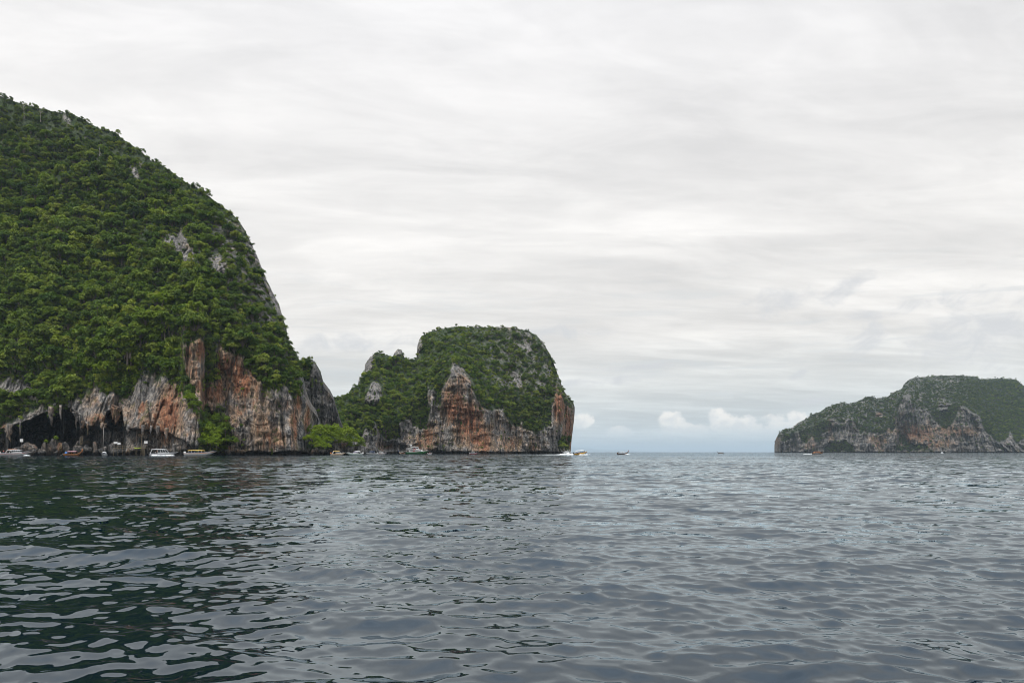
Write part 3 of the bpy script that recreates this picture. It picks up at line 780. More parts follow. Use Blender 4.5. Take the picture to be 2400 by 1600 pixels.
# ---- third island, far off to the right
x5 = lambda a: [(1780 + .2636 * p, 840 + .2636 * q) for p, q in a]
C_TOP = [(1815, 1040), (1817, 1028), (1820, 1022), (1825, 1013), (1841, 1002), (1858, 999), (1870, 988), (1893, 977), (1899, 970), (1925, 961), (1936, 952), (1949, 948), (1959, 944), (1975, 940), (1996, 944), (2017, 934), (2033, 926),
         (2046, 927), (2054, 931), (2080, 927), (2091, 918), (2102, 912), (2113, 911), (2117, 899), (2131, 887), (2146, 881), (2175, 880), (2212, 877), (2249, 877), (2286, 880), (2297, 885), (2318, 887), (2331, 884),
         (2360, 885), (2381, 886), (2394, 897), (2420, 915), (2500, 950), (2600, 1000), (2700, 1040)]
C_POLY = [x5([(120, 730), (160, 690), (200, 720), (230, 740), (300, 700), (320, 650), (345, 650), (380, 740), (430, 750), (460, 690), (490, 740), (545, 780), (560, 680), (620, 640), (615, 560), (650, 530), (720, 580), (800, 540), (830, 520), (870, 620),
              (900, 660), (980, 650), (1100, 680), (1150, 610), (1180, 660), (1215, 600), (1225, 490), (1280, 330), (1330, 320), (1360, 420), (1400, 450), (1500, 460), (1560, 560), (1650, 640), (1720, 580), (1780, 430), (1850, 450),
              (1960, 520), (2000, 640), (2060, 700), (2130, 740), (2190, 730), (2230, 650), (2280, 760), (2352, 720), (2700, 760), (2700, 950), (120, 950)]),
          x5([(1030, 490), (1100, 495), (1090, 525), (1040, 520)]), x5([(1420, 320), (1440, 310), (1450, 400), (1425, 400)]), x5([(1690, 190), (1780, 190), (1770, 220), (1700, 225)]), x5([(1580, 380), (1720, 400), (1640, 470), (1590, 450)])]
C_VEG = [x5([(570, 800), (620, 745), (700, 735), (770, 730), (830, 775), (845, 830), (570, 830)]), x5([(1210, 810), (1240, 690), (1290, 680), (1330, 760), (1420, 765), (1530, 800), (1540, 830), (1210, 830)])]
C_RUST = [(2150, 1015, 50, 24, .6), (2210, 1010, 40, 18, .4), (2255, 1012, 36, 14, .5), (2060, 1035, 24, 20, .4), (1945, 1000, 8, 30, .3), (2060, 972, 10, 6, .6), (2200, 1040, 50, 14, .35), (1900, 1035, 16, 18, .35), (1822, 1035, 6, 20, .35)]
IC = island('island', 1815, 2690, 1.6, 135, C_TOP, [(1815, 2060), (1950, 1980), (2100, 1930), (2250, 1900), (2690, 1900)], [(1815, 2150), (1950, 2150), (2100, 2200), (2150, 2380), (2400, 2420), (2690, 2300)],
            [(1815, 1020), (1870, 1012), (1940, 985), (2000, 985), (2050, 1012), (2090, 1000), (2110, 930), (2180, 965), (2240, 955), (2300, 980), (2350, 1030), (2690, 1030)],
            C_POLY, C_RUST, 'distant hazy limestone island with a long sloping back and flat summit', p=1.15, flute=9.0, gully=26.0, edge=(24, 60), seed=91, canopy=2.6, back=400, vegpolys=C_VEG, wob=1.3, thin=lambda px, py: .7 * smooth(-px, -2330, -2200) + .1, mat='rock_far', scale=2.4, notch=8.0,
            dents=((2120, 960, 20, 60, -25), (2180, 1000, 40, 40, 25), (2000, 1000, 14, 60, 14), (1905, 1040, 12, 26, -14), (1860, 1030, 6, 30, 14)))
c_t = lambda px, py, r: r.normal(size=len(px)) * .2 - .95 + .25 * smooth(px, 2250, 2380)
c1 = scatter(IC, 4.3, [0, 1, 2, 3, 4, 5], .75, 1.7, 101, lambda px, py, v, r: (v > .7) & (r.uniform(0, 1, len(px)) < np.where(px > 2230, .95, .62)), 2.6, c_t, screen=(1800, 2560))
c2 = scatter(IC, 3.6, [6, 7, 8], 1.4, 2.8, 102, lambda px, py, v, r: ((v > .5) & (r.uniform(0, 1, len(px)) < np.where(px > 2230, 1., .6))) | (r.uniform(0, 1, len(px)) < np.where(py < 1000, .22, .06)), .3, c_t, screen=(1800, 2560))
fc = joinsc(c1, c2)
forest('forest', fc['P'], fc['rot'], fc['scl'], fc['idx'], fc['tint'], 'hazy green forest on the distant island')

# ---- low rocky islet with lime green bushes in the gap
ID = island('islet', 712, 858, 1.5, 70, [(712, 1030), (722, 1018), (740, 1008), (760, 1012), (790, 1010), (815, 1014), (835, 1022), (850, 1036), (858, 1050)], [(712, 404), (760, 412), (858, 430)], [(712, 420), (760, 432), (858, 445)],
            [(712, 1045), (858, 1045)], [[(700, 1046), (770, 1046), (790, 1036), (830, 1034), (838, 1024), (860, 1040), (860, 1090), (700, 1090)]], [(800, 1045, 20, 8, .3)], 'low rocky islet below the grey spur', p=1.0, flute=1.2, gully=1.5, edge=(14, 16), seed=120, canopy=2, back=16, notch=1.5)

# ---- faint hills on the horizon
hx = np.linspace(1180, 1640, 120)
hz = tab([(1180, 1047), (1300, 1046), (1340, 1047), (1370, 1049), (1400, 1053), (1430, 1054), (1460, 1053), (1485, 1055.5), (1520, 1058), (1560, 1058.6), (1640, 1059)], hx) + perlin(hx / 9, hx * 0, hx * 0, 5) * .5
rowsH = []
for j, (fz, dd) in enumerate([(-.05, 57000), (.35, 58000), (.75, 59000), (1.0, 60000), (.7, 62000), (-.05, 64000)]):
    Dh = np.full_like(hx, dd) + perlin(hx / 20, hx * 0 + j, hx * 0, 8) * 300
    rowsH.append(np.stack([(hx - 1200) / F * Dh, Dh, H + (HOR - hz) / F * 60000 * fz], -1))
hm = grid_mesh('hills', np.array(rowsH)); set_attr(hm, 'veg', np.ones(len(hm.vertices))); set_attr(hm, 'rust', np.zeros(len(hm.vertices)))
tag(link('hills', hm, M['rock_far']), 'faint blue hills low on the horizon', kind='structure')

# ------------------------------------------------------------------ cave: boulders, stalactites, poles, boards
def boulder_mesh(seed, sx, sy, sz):
    bm = bmesh.new(); bmesh.ops.create_icosphere(bm, subdivisions=3, radius=1.0)
    co = np.array([v.co[:] for v in bm.verts])
    n = fbm(co[:, 0] * 1.1 + seed, co[:, 1] * 1.1, co[:, 2] * 1.1, 4, seed, 0.55)
    cut = np.clip(perlin(co[:, 0] * .8 + seed * 3, co[:, 1] * .8, co[:, 2] * .8, seed + 2), -.3, .3)
    rr = np.random.default_rng(seed); pl = rr.normal(size=(16, 3)); pl /= np.linalg.norm(pl, axis=1)[:, None]; off = rr.uniform(.55, .95, 16)
    dots = np.maximum(co @ pl.T, 1e-3); rad = np.minimum(1.15, np.min(off / dots, axis=1))
    for v, a, c, q in zip(bm.verts, n, cut, rad):
        k = q * (1 + .10 * a + .25 * c)
        v.co = Vector((v.co.x * sx * k, v.co.y * sy * k, v.co.z * sz * k))
    me = bpy.data.meshes.new('boulder'); bm.to_mesh(me); bm.free()
    return me
BOULD = [ # px, py of top, D, half width px, label, rust
    (66, 1031, 364, 26, 'broad brown boulder beside the white board in the cave mouth', .5), (110, 1036, 361, 13, 'mossy brown boulder left of the tall mossy one', .35), (130, 1029, 363, 16, 'tallest grass topped boulder in the cave mouth', .3),
    (141, 1038, 358, 9, 'orange brown boulder at the foot of the grassy one', .9), (156, 1033, 366, 10, 'pale slab leaning to the right of the grassy boulder', .0), (131, 1054, 352, 6, 'low cream rock at the waterline below the grassy boulder', .2),
    (182, 1031, 372, 9, 'jagged brown boulder left of the ladder', .4), (186, 1042, 366, 12, 'dark boulder above the orange prowed longtail', .2), (206, 1039, 368, 12, 'long sloping boulder in the middle of the cave', .2), (223, 1033, 367, 6, 'pointed cone shaped rock left of the tall pole', .5),
    (224, 1048, 362, 8, 'stacked brown rock below the pointed one', .5), (75, 1050, 357, 12, 'dark brown rock at the water right of the white speedboat', .3), (97, 1052, 356, 10, 'small brown rock at the water left of the grassy boulder', .3), (264, 1038, 368, 10, 'grey rock below the white double board', .1),
    (300, 1051, 356, 8, 'tan rock at the water left of the bamboo jetty', .5), (275, 1048, 362, 16, 'dark rock ledge under the double board', .1), (560, 1050, 386, 16, 'red brown boulder at the foot of the striped cliff', .7), (535, 1053, 384, 10, 'small dark boulder right of the shore bushes', .2),
    (408, 1035, 358, 5, 'pale hanging knob of rock behind the cabin speedboat', .1), (40, 1048, 366, 18, 'dark boulder behind the white speedboat', .2), (240, 1044, 364, 10, 'dark rock at the foot of the tall pole', .1),
    (770, 1050, 411, 9, 'broken grey rocks at the tip of the islet', .2), (790, 1047, 415, 8, 'round grey rock above the cream speedboat', .1), (820, 1048, 421, 9, 'grey purple rock at the end of the islet', .0), (738, 1050, 405, 12, 'brown rock under the lime green bushes', .4),
    (2222, 1051, 1880, 8, 'pale flat rock at the foot of the distant island', .0), (2342, 1050, 1880, 8, 'pale blocky rock on the far shore at the right edge', .0)]
for i, (px, py, D, hw, lb, ru) in enumerate(BOULD):
    top = H + (HOR - py) / F * D; rx = hw / F * D; base = -0.8
    sz = (top - base) / 2 * 1.12
    me = boulder_mesh(400 + i, rx, min(rx * .8, 5.0) if D < 1000 else rx * .8, sz)
    set_attr(me, 'veg', np.zeros(len(me.vertices))); set_attr(me, 'rust', np.full(len(me.vertices), ru * .45))
    o = link('boulder', me, M['boulder'], None, ((px - 1200) / F * D, D, base + (top - base) * .47))
    tag(o, lb, 'boulder', 'boulders along the shore')

# hanging rock: parts of the cave island
STAL = [(118, 958, 1000, 5, 372), (122, 962, 985, 4, 374), (141, 955, 986, 2.4, 380), (190, 980, 1010, 5, 372), (196, 992, 1004, 4, 370),
        (244, 998, 1006, 5, 368), (205, 998, 1022, 1.6, 378), (240, 996, 1008, 4, 367), (266, 956, 985, 6, 373), (272, 958, 995, 8, 374), (278, 960, 984, 5, 375), (22, 1000, 1038, 6, 371), (20, 1008, 1030, 8, 372),
        (48, 990, 1024, 1.6, 390), (150, 960, 1030, 2, 405), (178, 968, 1012, 2, 392), (335, 1002, 1022, 4, 368), (300, 1002, 1016, 4, 368), (370, 1004, 1024, 5, 368), (390, 1010, 1030, 5, 368),
        (425, 1026, 1044, 5, 366), (355, 1003, 1018, 3, 368), (178, 970, 988, 5, 374)]
for i, (px, p0, p1, rw, D) in enumerate(STAL):
    mb = MB(); r = random.Random(i); a = at(px, p0 - 6, D); b = at(px + r.uniform(-2, 2), p1, D); n = 6; pts = []; rd = []
    for k in range(n):
        f = k / (n - 1); pts.append(a.lerp(b, f) + Vector((r.uniform(-.25, .25), r.uniform(-.2, .2), 0)) * (rw / 3)); rd.append(rw / F * D * (1 - f) ** .55 * r.uniform(.8, 1.2) + .10)
    me = mb.tube(pts, rd, 7).mesh('stalactite', True)
    set_attr(me, 'veg', np.zeros(len(me.vertices))); set_attr(me, 'rust', np.full(len(me.vertices), .45 if i in (4, 8, 9, 10, 6) else .1))
    link('stalactite', me, M['rock'], IA['obj'])

M['bamboo'] = paint('bamboo', (0.26, 0.20, 0.12), 0.7); M['board'] = paint('white_board', (0.74, 0.74, 0.72), 0.6, var=.06); M['lime'] = paint('lime_hull', (0.42, 0.52, 0.05), 0.4)
M['greywood'] = paint('weathered_wood', (0.22, 0.20, 0.18), 0.85)
def pole(px, p0, p1, D, rad, label, mat='greywood', lean=0):
    b = at(px, p0, D)
    e = MB().tube([(0, 0, 0), (lean * .5, 0, (p0 - p1) / F * D * .5), (lean, 0, (p0 - p1) / F * D)], [rad, rad * .9, rad * .7], 7).build('pole', M[mat], None, True, b)
    return tag(e, label, 'pole')
pole(241.5, 1056, 1000, 360, .19, 'tall grey pole standing in the cave mouth behind the small white boat', lean=.35)
pole(186, 1044, 1022, 366, .12, 'thin bamboo pole beside the jagged cave boulder', lean=.4)
pole(331, 1060, 1018, 350, .09, 'tall thin bamboo pole rising above the jetty', 'bamboo', lean=.4)
def ladder(px, p0, p1, D):
    b = at(px, p0, D); h = (p0 - p1) / F * D; e = empty('ladder', b)
    for s in (-.45, .45): MB().tube([(s, 0, 0), (s + .5, 0, h)], .07, 6).build('rail', M['bamboo'], e)
    for k in range(7): MB().tube([(-.45 + .5 * (k + .6) / 7.5, 0, h * (k + .6) / 7.5), (.45 + .5 * (k + .6) / 7.5, 0, h * (k + .6) / 7.5)], .05, 5).build('rung', M['bamboo'], e)
    return tag(e, 'bamboo ladder leaning on the rocks in the cave', 'ladder')
ladder(190, 1042, 1020, 367)
def board(px, py, w, h, D, label, posts=1, down=12):
    c = at(px, py, D); W, Hh = w / F * D, h / F * D; e = empty('notice_board', (c.x, c.y, c.z - Hh / 2 - down / F * D)); dz = down / F * D
    MB().box((0, 0, dz + Hh / 2), (W, .06, Hh)).build('panel', M['board'], e)
    fr = MB()
    for z in (dz - .04, dz + Hh + .04): fr.box((0, 0, z), (W + .16, .10, .08))
    for x in (-W / 2 - .04, W / 2 + .04): fr.box((x, 0, dz + Hh / 2), (.08, .10, Hh))
    fr.build('frame', M['greywood'], e)
    for k in range(posts):
        x = 0 if posts == 1 else (-W * .35 + W * .7 * k / (posts - 1))
        MB().tube([(x, .09, -.4), (x, .09, dz + Hh)], .06, 6).build('post', M['greywood'], e)
    return tag(e, label, 'notice board')
board(50.5, 1031.5, 7.5, 7, 358, 'small white board on the rocks above the white speedboat', 1, 10)
board(271, 1037, 9, 5, 362, 'wide white board, higher of the pair left of the jetty', 2, 12)
board(279, 1039, 7.5, 5, 361, 'white board, lower of the pair left of the jetty', 2, 10)
board(342, 1036, 8, 6, 349, 'white board standing on stilts at the end of the jetty', 2, 22)
def jetty():
    D = 352; o = at(318, 1064.2, D); e = empty('bamboo_jetty', (o.x, o.y, 0)); u = D / F
    for x in (-52, -40, -28, 0, 2, 12, 13, 20, 22, 27):
        y = random.uniform(-.8, 2.2); t = random.uniform(17, 31) * u
        MB().tube([(x * u, y, -1.5), (x * u + random.uniform(-.25, .25), y, t)], .06, 6).build('post', M['bamboo'], e)
    for k in range(13):
        MB().box((-31 * u + 60 * u * (k / 12 - .42) + 6 * u, .7, 13.2 * u + .02 * (k % 2)), (.85, 2.6, .09)).build('plank', M['greywood'], e)
    for z in (17, 21): MB().tube([(-52 * u, -.6, z * u), (-20 * u, -.6, (z + .6) * u), (27 * u, -.6, z * u)], .055, 6).build('rail', M['bamboo'], e)
    for x0, x1 in ((0, 10), (14, 25)): MB().tube([(x0 * u, -.5, 3 * u), (x1 * u, -.5, 24 * u)], .05, 6).build('brace', M['bamboo'], e)
    return tag(e, 'bamboo jetty on stilts in front of the cave', 'jetty')
jetty()
# green canoe slung on the jetty
def canoe(px, py, L, D, mat, label):
    rings = []
    for k in range(9):
        s = k / 8; w = .42 * math.sin(math.pi * min(max(s, .02), .98)) ** .7; zz = .25 * (2 * s - 1) ** 2
        rings.append([(L * (s - .5), w, .32 + zz), (L * (s - .5), w * .75, .05 + zz), (L * (s - .5), 0, -.08 + zz), (L * (s - .5), -w * .75, .05 + zz), (L * (s - .5), -w, .32 + zz), (L * (s - .5), 0, .38 + zz)])
    c = at(px, py, D); e = empty('canoe', c)
    MB().loft(rings, closed=True).build('hull', M[mat], e, True)
    MB().tube([(-L * .2, .44, .42), (L * .2, .44, .42)], .05, 5).build('gunwale', M['greywood'], e); MB().box((0, 0, .45), (.5, .7, .06)).build('seat', M['greywood'], e)
    return tag(e, label, 'canoe')
canoe(322, 1051, 3.3, 350, 'lime', 'lime green canoe hung on the bamboo jetty')

# dead trees on the slope
for i, (px, py, hgt, lb) in enumerate([(102, 270, 9, 'bare pale dead tree high on the ridge slope'), (205, 333, 7, 'short forked dead tree below the ridge'), (238, 372, 11, 'tall bleached dead tree standing out of the canopy'), (64, 262, 9, 'grey leafless tree near the top left corner of the ridge'),
                                      (335, 392, 6, 'small bare tree near the upper rock patch')]):
    ci = int(np.argmin(np.abs(IA['cols'] - px))); ri = int(np.argmin(np.abs(IA['PY'][:, ci] - (py + 14)))); b = IA['P'][ri, ci]
    r = random.Random(50 + i); e = empty('dead_tree', (b[0], b[1] - 3.0, b[2]), r.uniform(0, 6))
    MB().tube([(0, 0, -2), (.2, 0, hgt * .4), (.5, .1, hgt)], [.20, .15, .05], 6).build('trunk', M['deadwood'], e)
    for k in range(6):
        z = hgt * r.uniform(.4, .85); a = r.uniform(0, 6.28); l = r.uniform(1.5, 3.2)
        MB().tube([(.25, .05, z), (.25 + math.cos(a) * l * .5, math.sin(a) * l * .5, z + l * .35), (.25 + math.cos(a) * l * .8, math.sin(a) * l * .8, z + l)], [.11, .08, .03], 5).build('branch', M['deadwood'], e)
    tag(e, lb, 'dead tree', 'dead trees on the ridge')

# shore bushes: each its own thing
SHB = [(478, 1012, 370, 1.68, 0.87, 'bright green tree at the foot of the cliff, left of the rock slab'), (470, 1036, 365, 1.40, 1.00, 'lime green bush at the waterline above the yellow roofed speedboat'), (492, 1042, 366, 1.46, 1.00, 'bright lime bush lowest on the shore right of the yellow roofed speedboat'),
       (508, 1035, 368, 1.34, 0.97, 'lime green bush leaning towards the striped cliff'), (484, 1000, 376, 1.15, 0.57, 'dark green tree high against the cliff hollow'), (474, 990, 376, .95, 0.47, 'green tree at the top of the shore thicket'), (515, 985, 383, 1.34, 0.22, 'dark tree right of the rock slab in the thicket'),
       (528, 1010, 383, 1.51, 0.27, 'dark green tree low at the edge of the striped cliff'), (542, 1036, 383, 1.12, 0.32, 'small dark bush on the red boulders'), (455, 1024, 365, 1.01, 0.72, 'small bush under the overhang beside the yellow roofed speedboat'), (500, 1018, 371, 1.34, 0.72, 'mid green bush behind the lime ones on the shore'), (486, 1030, 367, 1.34, 1.00, 'round lime bush in the middle of the shore thicket'),
       (446, 935, 367, 1.01, 0.72, 'yellow green bush clinging to the cliff edge'), (452, 950, 366, 0.78, 0.62, 'small green bush hanging below the cliff edge one'),
       (730, 1030, 404, 1.42, 1.00, 'bright lime bush at the left end of the islet'), (742, 1042, 402, 1.42, 1.00, 'lime bush lowest on the islet slope'), (757, 1048, 401, 1.30, 1.00, 'lime bush touching the rocks at the islet front'), (752, 1018, 410, 1.77, 0.70, 'green tree at the top left of the islet'), (735, 1015, 414, 1.53, 0.60, 'dark green tree at the foot of the cliff corner'),
       (772, 1022, 413, 2.01, 0.75, 'round green tree in the middle of the islet'), (795, 1018, 418, 2.12, 0.80, 'largest tree crowning the islet with yellow top'), (815, 1026, 422, 1.89, 0.90, 'yellow green tree on the right slope of the islet'), (832, 1036, 424, 1.53, 0.95, 'lime tree at the right end of the islet'), (785, 1034, 414, 1.53, 0.70, 'green bush low on the islet above the rocks'), (806, 1038, 417, 1.42, 0.65, 'dark green bush above the grey islet rocks'), (845, 1046, 426, 0.94, 0.90, 'small lime bush at the very tip of the islet'), (762, 1034, 408, 1.42, 0.80, 'green bush between the two lime ones on the islet'),
       (822, 1046, 422, 0.83, 0.60, 'tiny green bush among the rocks at the islet end'), (1320, 1046, 745, 1.30, 0.10, 'dark green bush at the foot of the domed island cliff'), (1312, 1040, 748, 1.20, 0.15, 'dark bush on the ledge at the right end of the domed island')]
for i, (px, py, D, s, tnt, lb) in enumerate(SHB):
    b = at(px, py, D); k = 10 + i % 2
    plant('shore_bush' if 'bush' in lb else 'shore_tree', k, (b.x, b.y, b.z - 1.2 * s), i * 1.3, s, tnt, lb, 'bush' if 'bush' in lb else 'tree')
# grass caps on the two mossy boulders
for px, py, D, w, lb in [(107, 1036, 359, 1.0, 'green plants growing on the lower mossy boulder'), (130, 1029, 361, 1.15, 'green plants capping the tallest cave boulder')]:
    b = at(px, py, D); plant('boulder_plant', 6, (b.x, b.y, b.z - .6), 1.0, w, .9, lb, 'plant')

# ------------------------------------------------------------------ boats
for k, c, rg in [('white', (.78, .78, .77), .3), ('cream', (.74, .66, .52), .35), ('yellow', (.72, .42, .03), .3), ('orange', (.75, .24, .04), .4), ('canopy_yellow', (.80, .52, .12), .6), ('green', (.02, .16, .03), .3),
                 ('red', (.48, .03, .04), .35), ('blue', (.03, .14, .42), .6), ('pink', (.75, .42, .48), .7), ('black', (.012, .012, .014), .35), ('glass', (.015, .018, .025), .08), ('purple', (.12, .09, .20), .2), ('darkwood', (.06, .032, .018), .6),
                 ('teak', (.36, .15, .05), .5), ('palegreen', (.55, .68, .62), .35), ('skin', (.42, .25, .17), .6), ('grey', (.35, .36, .37), .4), ('lifejacket', (.80, .16, .03), .7), ('navy', (.02, .03, .09), .7), ('hair', (.012, .009, .008), .6)]:
    M[k] = paint('paint_' + k, c, rg)
mf, tf_, bf_ = new_mat('foam'); tf_.put(bf_.inputs['Base Color'], (.86, .88, .88)); bf_.inputs['Roughness'].default_value = .8; M['foam'] = mf

def hull_rings(L, B, fb, draft, bow_rise, n=15, full=.42, raked=.10, stern_w=.9):
    rings = []
    for k in range(n):
        s = k / (n - 1)
        t = max(0, (s - full) / (1 - full)); w = B / 2 * (stern_w + (1 - stern_w) * min(1, s / .25)) * max(.015, 1 - t ** 2.3)
        zs = fb + bow_rise * max(0, s - .25) ** 1.8 / .75 ** 1.8; zk = -draft + (draft + zs * .72) * max(0, t - .25) ** 2 / .5625
        x = L * (s - .5); xs = x + raked * L * t ** 2
        zc = zk + (zs - zk) * .38
        rings.append([(xs, w, zs), (xs - raked * L * t * t * .3, w * .93, zc + (zs - zc) * .45), (x + raked * L * t * t * .4, w * .80, zc), (x, 0, zk),
                      (x + raked * L * t * t * .4, -w * .80, zc), (xs - raked * L * t * t * .3, -w * .93, zc + (zs - zc) * .45), (xs, -w, zs)])
    return rings

def stripe_mb(rings, lo, hi, a=0, b=None):
    mb = MB()
    for side in (0, 1):
        rr = []
        for q in rings[a:b]:
            p0, p1 = (Vector(q[0]), Vector(q[1])) if side == 0 else (Vector(q[6]), Vector(q[5]))
            off = Vector((0, .03 if side == 0 else -.03, 0))
            u, v = p0.lerp(p1, lo) + off, p0.lerp(p1, hi) + off
            rr.append([u, v])
        mb.loft(rr, cap=False)
    return mb

def outboard(e, x, y, z, mat='white'):
    o = MB().box((x - .30, y, z + .62), (.62, .42, .62), .72).build('outboard', M[mat], e)
    MB().box((x - .28, y, z - .05), (.26, .16, .85)).build('shaft', M['grey'], o)
    return o

def speedboat(px, D, L, yaw, label, hull='white', stripe=None, roof='white', win='glass', B=None, style='cabin', motors=2, trim=0, roofspan=(-.36, .16), roofz=2.35, people=(), motor='white', name='speedboat', wl=0.0, stripe_rng=(.35, .62), bow=.55):
    B = B or L * .27
    b = at(px, HOR, D); e = empty(name, (b.x, b.y, wl), yaw); e.rotation_euler = (0, trim, yaw)
    fb = .078 * L + .18; rg = hull_rings(L, B, fb, .5, bow)
    MB().loft(rg, cap=True).build('hull', M[hull], e, True)
    MB().loft([[Vector(q[0]) - Vector((0, .06, .05)), (q[0][0], 0, q[0][2] + .05), Vector(q[6]) + Vector((0, .06, -.05))] for q in rg], cap=False).build('deck', M['white' if hull != 'cream' else 'cream'], e)
    if stripe: stripe_mb(rg, *stripe_rng).build('stripe', M[stripe], e)
    stripe_mb(rg, -.05, .06).build('rub_rail', M['grey'], e)
    x0, x1 = roofspan[0] * L, roofspan[1] * L; W = B * .86
    rz = roofz * (L / 12) ** .45
    # roof: a slightly crowned slab with rounded ends
    rr = []
    for k in range(7):
        s = k / 6; ww = W / 2 * (1 - .22 * abs(2 * s - 1) ** 3); x = x0 + (x1 - x0) * s; zc = rz + .10 * (1 - (2 * s - 1) ** 2)
        rr.append([(x, ww, zc - .02), (x, ww * .6, zc + .12), (x, -ww * .6, zc + .12), (x, -ww, zc - .02), (x, -ww, zc - .12), (x, 0, zc - .06), (x, ww, zc - .12)])
    MB().loft(rr, closed=True).build('roof', M[roof], e, True)
    if style == 'cabin':      # wheelhouse forward with slanted pillars and panes, open aft
        xa, xb = x0 + (x1 - x0) * .42, x1 + .10 * L
        for sgn in (-1, 1):
            zb = fb + .25
            for k in range(4):
                u0, u1 = k / 4 + .02, (k + 1) / 4 - .02
                q = []
                for uu, top in ((u0, 0), (u1, 0), (u1, 1), (u0, 1)):
                    xx = xa + (xb - xa) * uu - (0 if not top else (xb - x1) * uu)
                    q.append((xx, sgn * (W / 2 * (1 - .2 * uu) + (0 if top else .06)), (rz - .14) if top else zb + .28 + .10 * uu))
                th = Vector((0, sgn * .03, 0)); MB().add(q + [Vector(a) + th for a in q], [(0, 1, 2, 3), (7, 6, 5, 4), (0, 4, 5, 1), (1, 5, 6, 2), (2, 6, 7, 3), (3, 7, 4, 0)]).build('window', M[win], e)
            for k in range(5):
                uu = k / 4; xl = xa + (xb - xa) * uu; xt = xl - (xb - x1) * uu; w2 = W / 2 * (1 - .2 * uu)
                MB().tube([(xl, sgn * (w2 + .07), fb), (xt, sgn * (w2 + .02), rz - .05)], .07, 5).build('pillar', M['white'], e)
            MB().box(((xa + xb) / 2, sgn * W * .47, fb + .22), ((xb - xa), .08, .5)).build('cabin_side', M[hull if hull in ('white', 'cream') else 'white'], e)
        MB().add([(xb, W * .40, fb + .45), (xb, -W * .40, fb + .45), (x1, -W * .38, rz - .1), (x1, W * .38, rz - .1)], [(0, 1, 2, 3)]).build('windscreen', M[win], e)
        for sgn in (-1, 1):
            MB().tube([(x0 - .05 * L, sgn * W * .48, fb), (x0 + .02 * L, sgn * W * .46, rz)], .09, 6).build('post', M['white'], e)
    else:                     # canopy on posts
        for sgn in (-1, 1):
            for k in range(5):
                x = x0 + (x1 - x0) * (k + .3) / 4.6
                MB().tube([(x - .12, sgn * W * .47, fb - .05), (x + .1, sgn * W * .45, rz)], .05, 5).build('post', M['white'], e)
        MB().box(((x0 + x1) / 2, 0, fb + .22), ((x1 - x0) * .94, B * .55, .42)).build('seating', M['navy'], e)
        MB().add([(x1 + .07 * L, W * .36, fb + .25), (x1 + .07 * L, -W * .36, fb + .25), (x1, -W * .40, rz - .3), (x1, W * .40, rz - .3)], [(0, 1, 2, 3)]).build('windscreen', M[win], e)
    for k in range(motors): outboard(e, -L / 2, (k - (motors - 1) / 2) * .75, fb - .25, motor)
    MB().tube([(L * .22, B * .38, fb + .35), (L * .40, B * .24, fb + .75), (L * .50, 0, fb + .95), (L * .40, -B * .24, fb + .75), (L * .22, -B * .38, fb + .35)], .03, 5).build('bow_rail', M['grey'], e)
    mast = MB().tube([(x0 + (x1 - x0) * .35, 0, rz), (x0 + (x1 - x0) * .33, 0, rz + 1.0)], .035, 5).build('mast', M['grey'], e)
    tag(e, label, name.replace('_', ' '), 'boats off the islands')
    return e, fb, rz

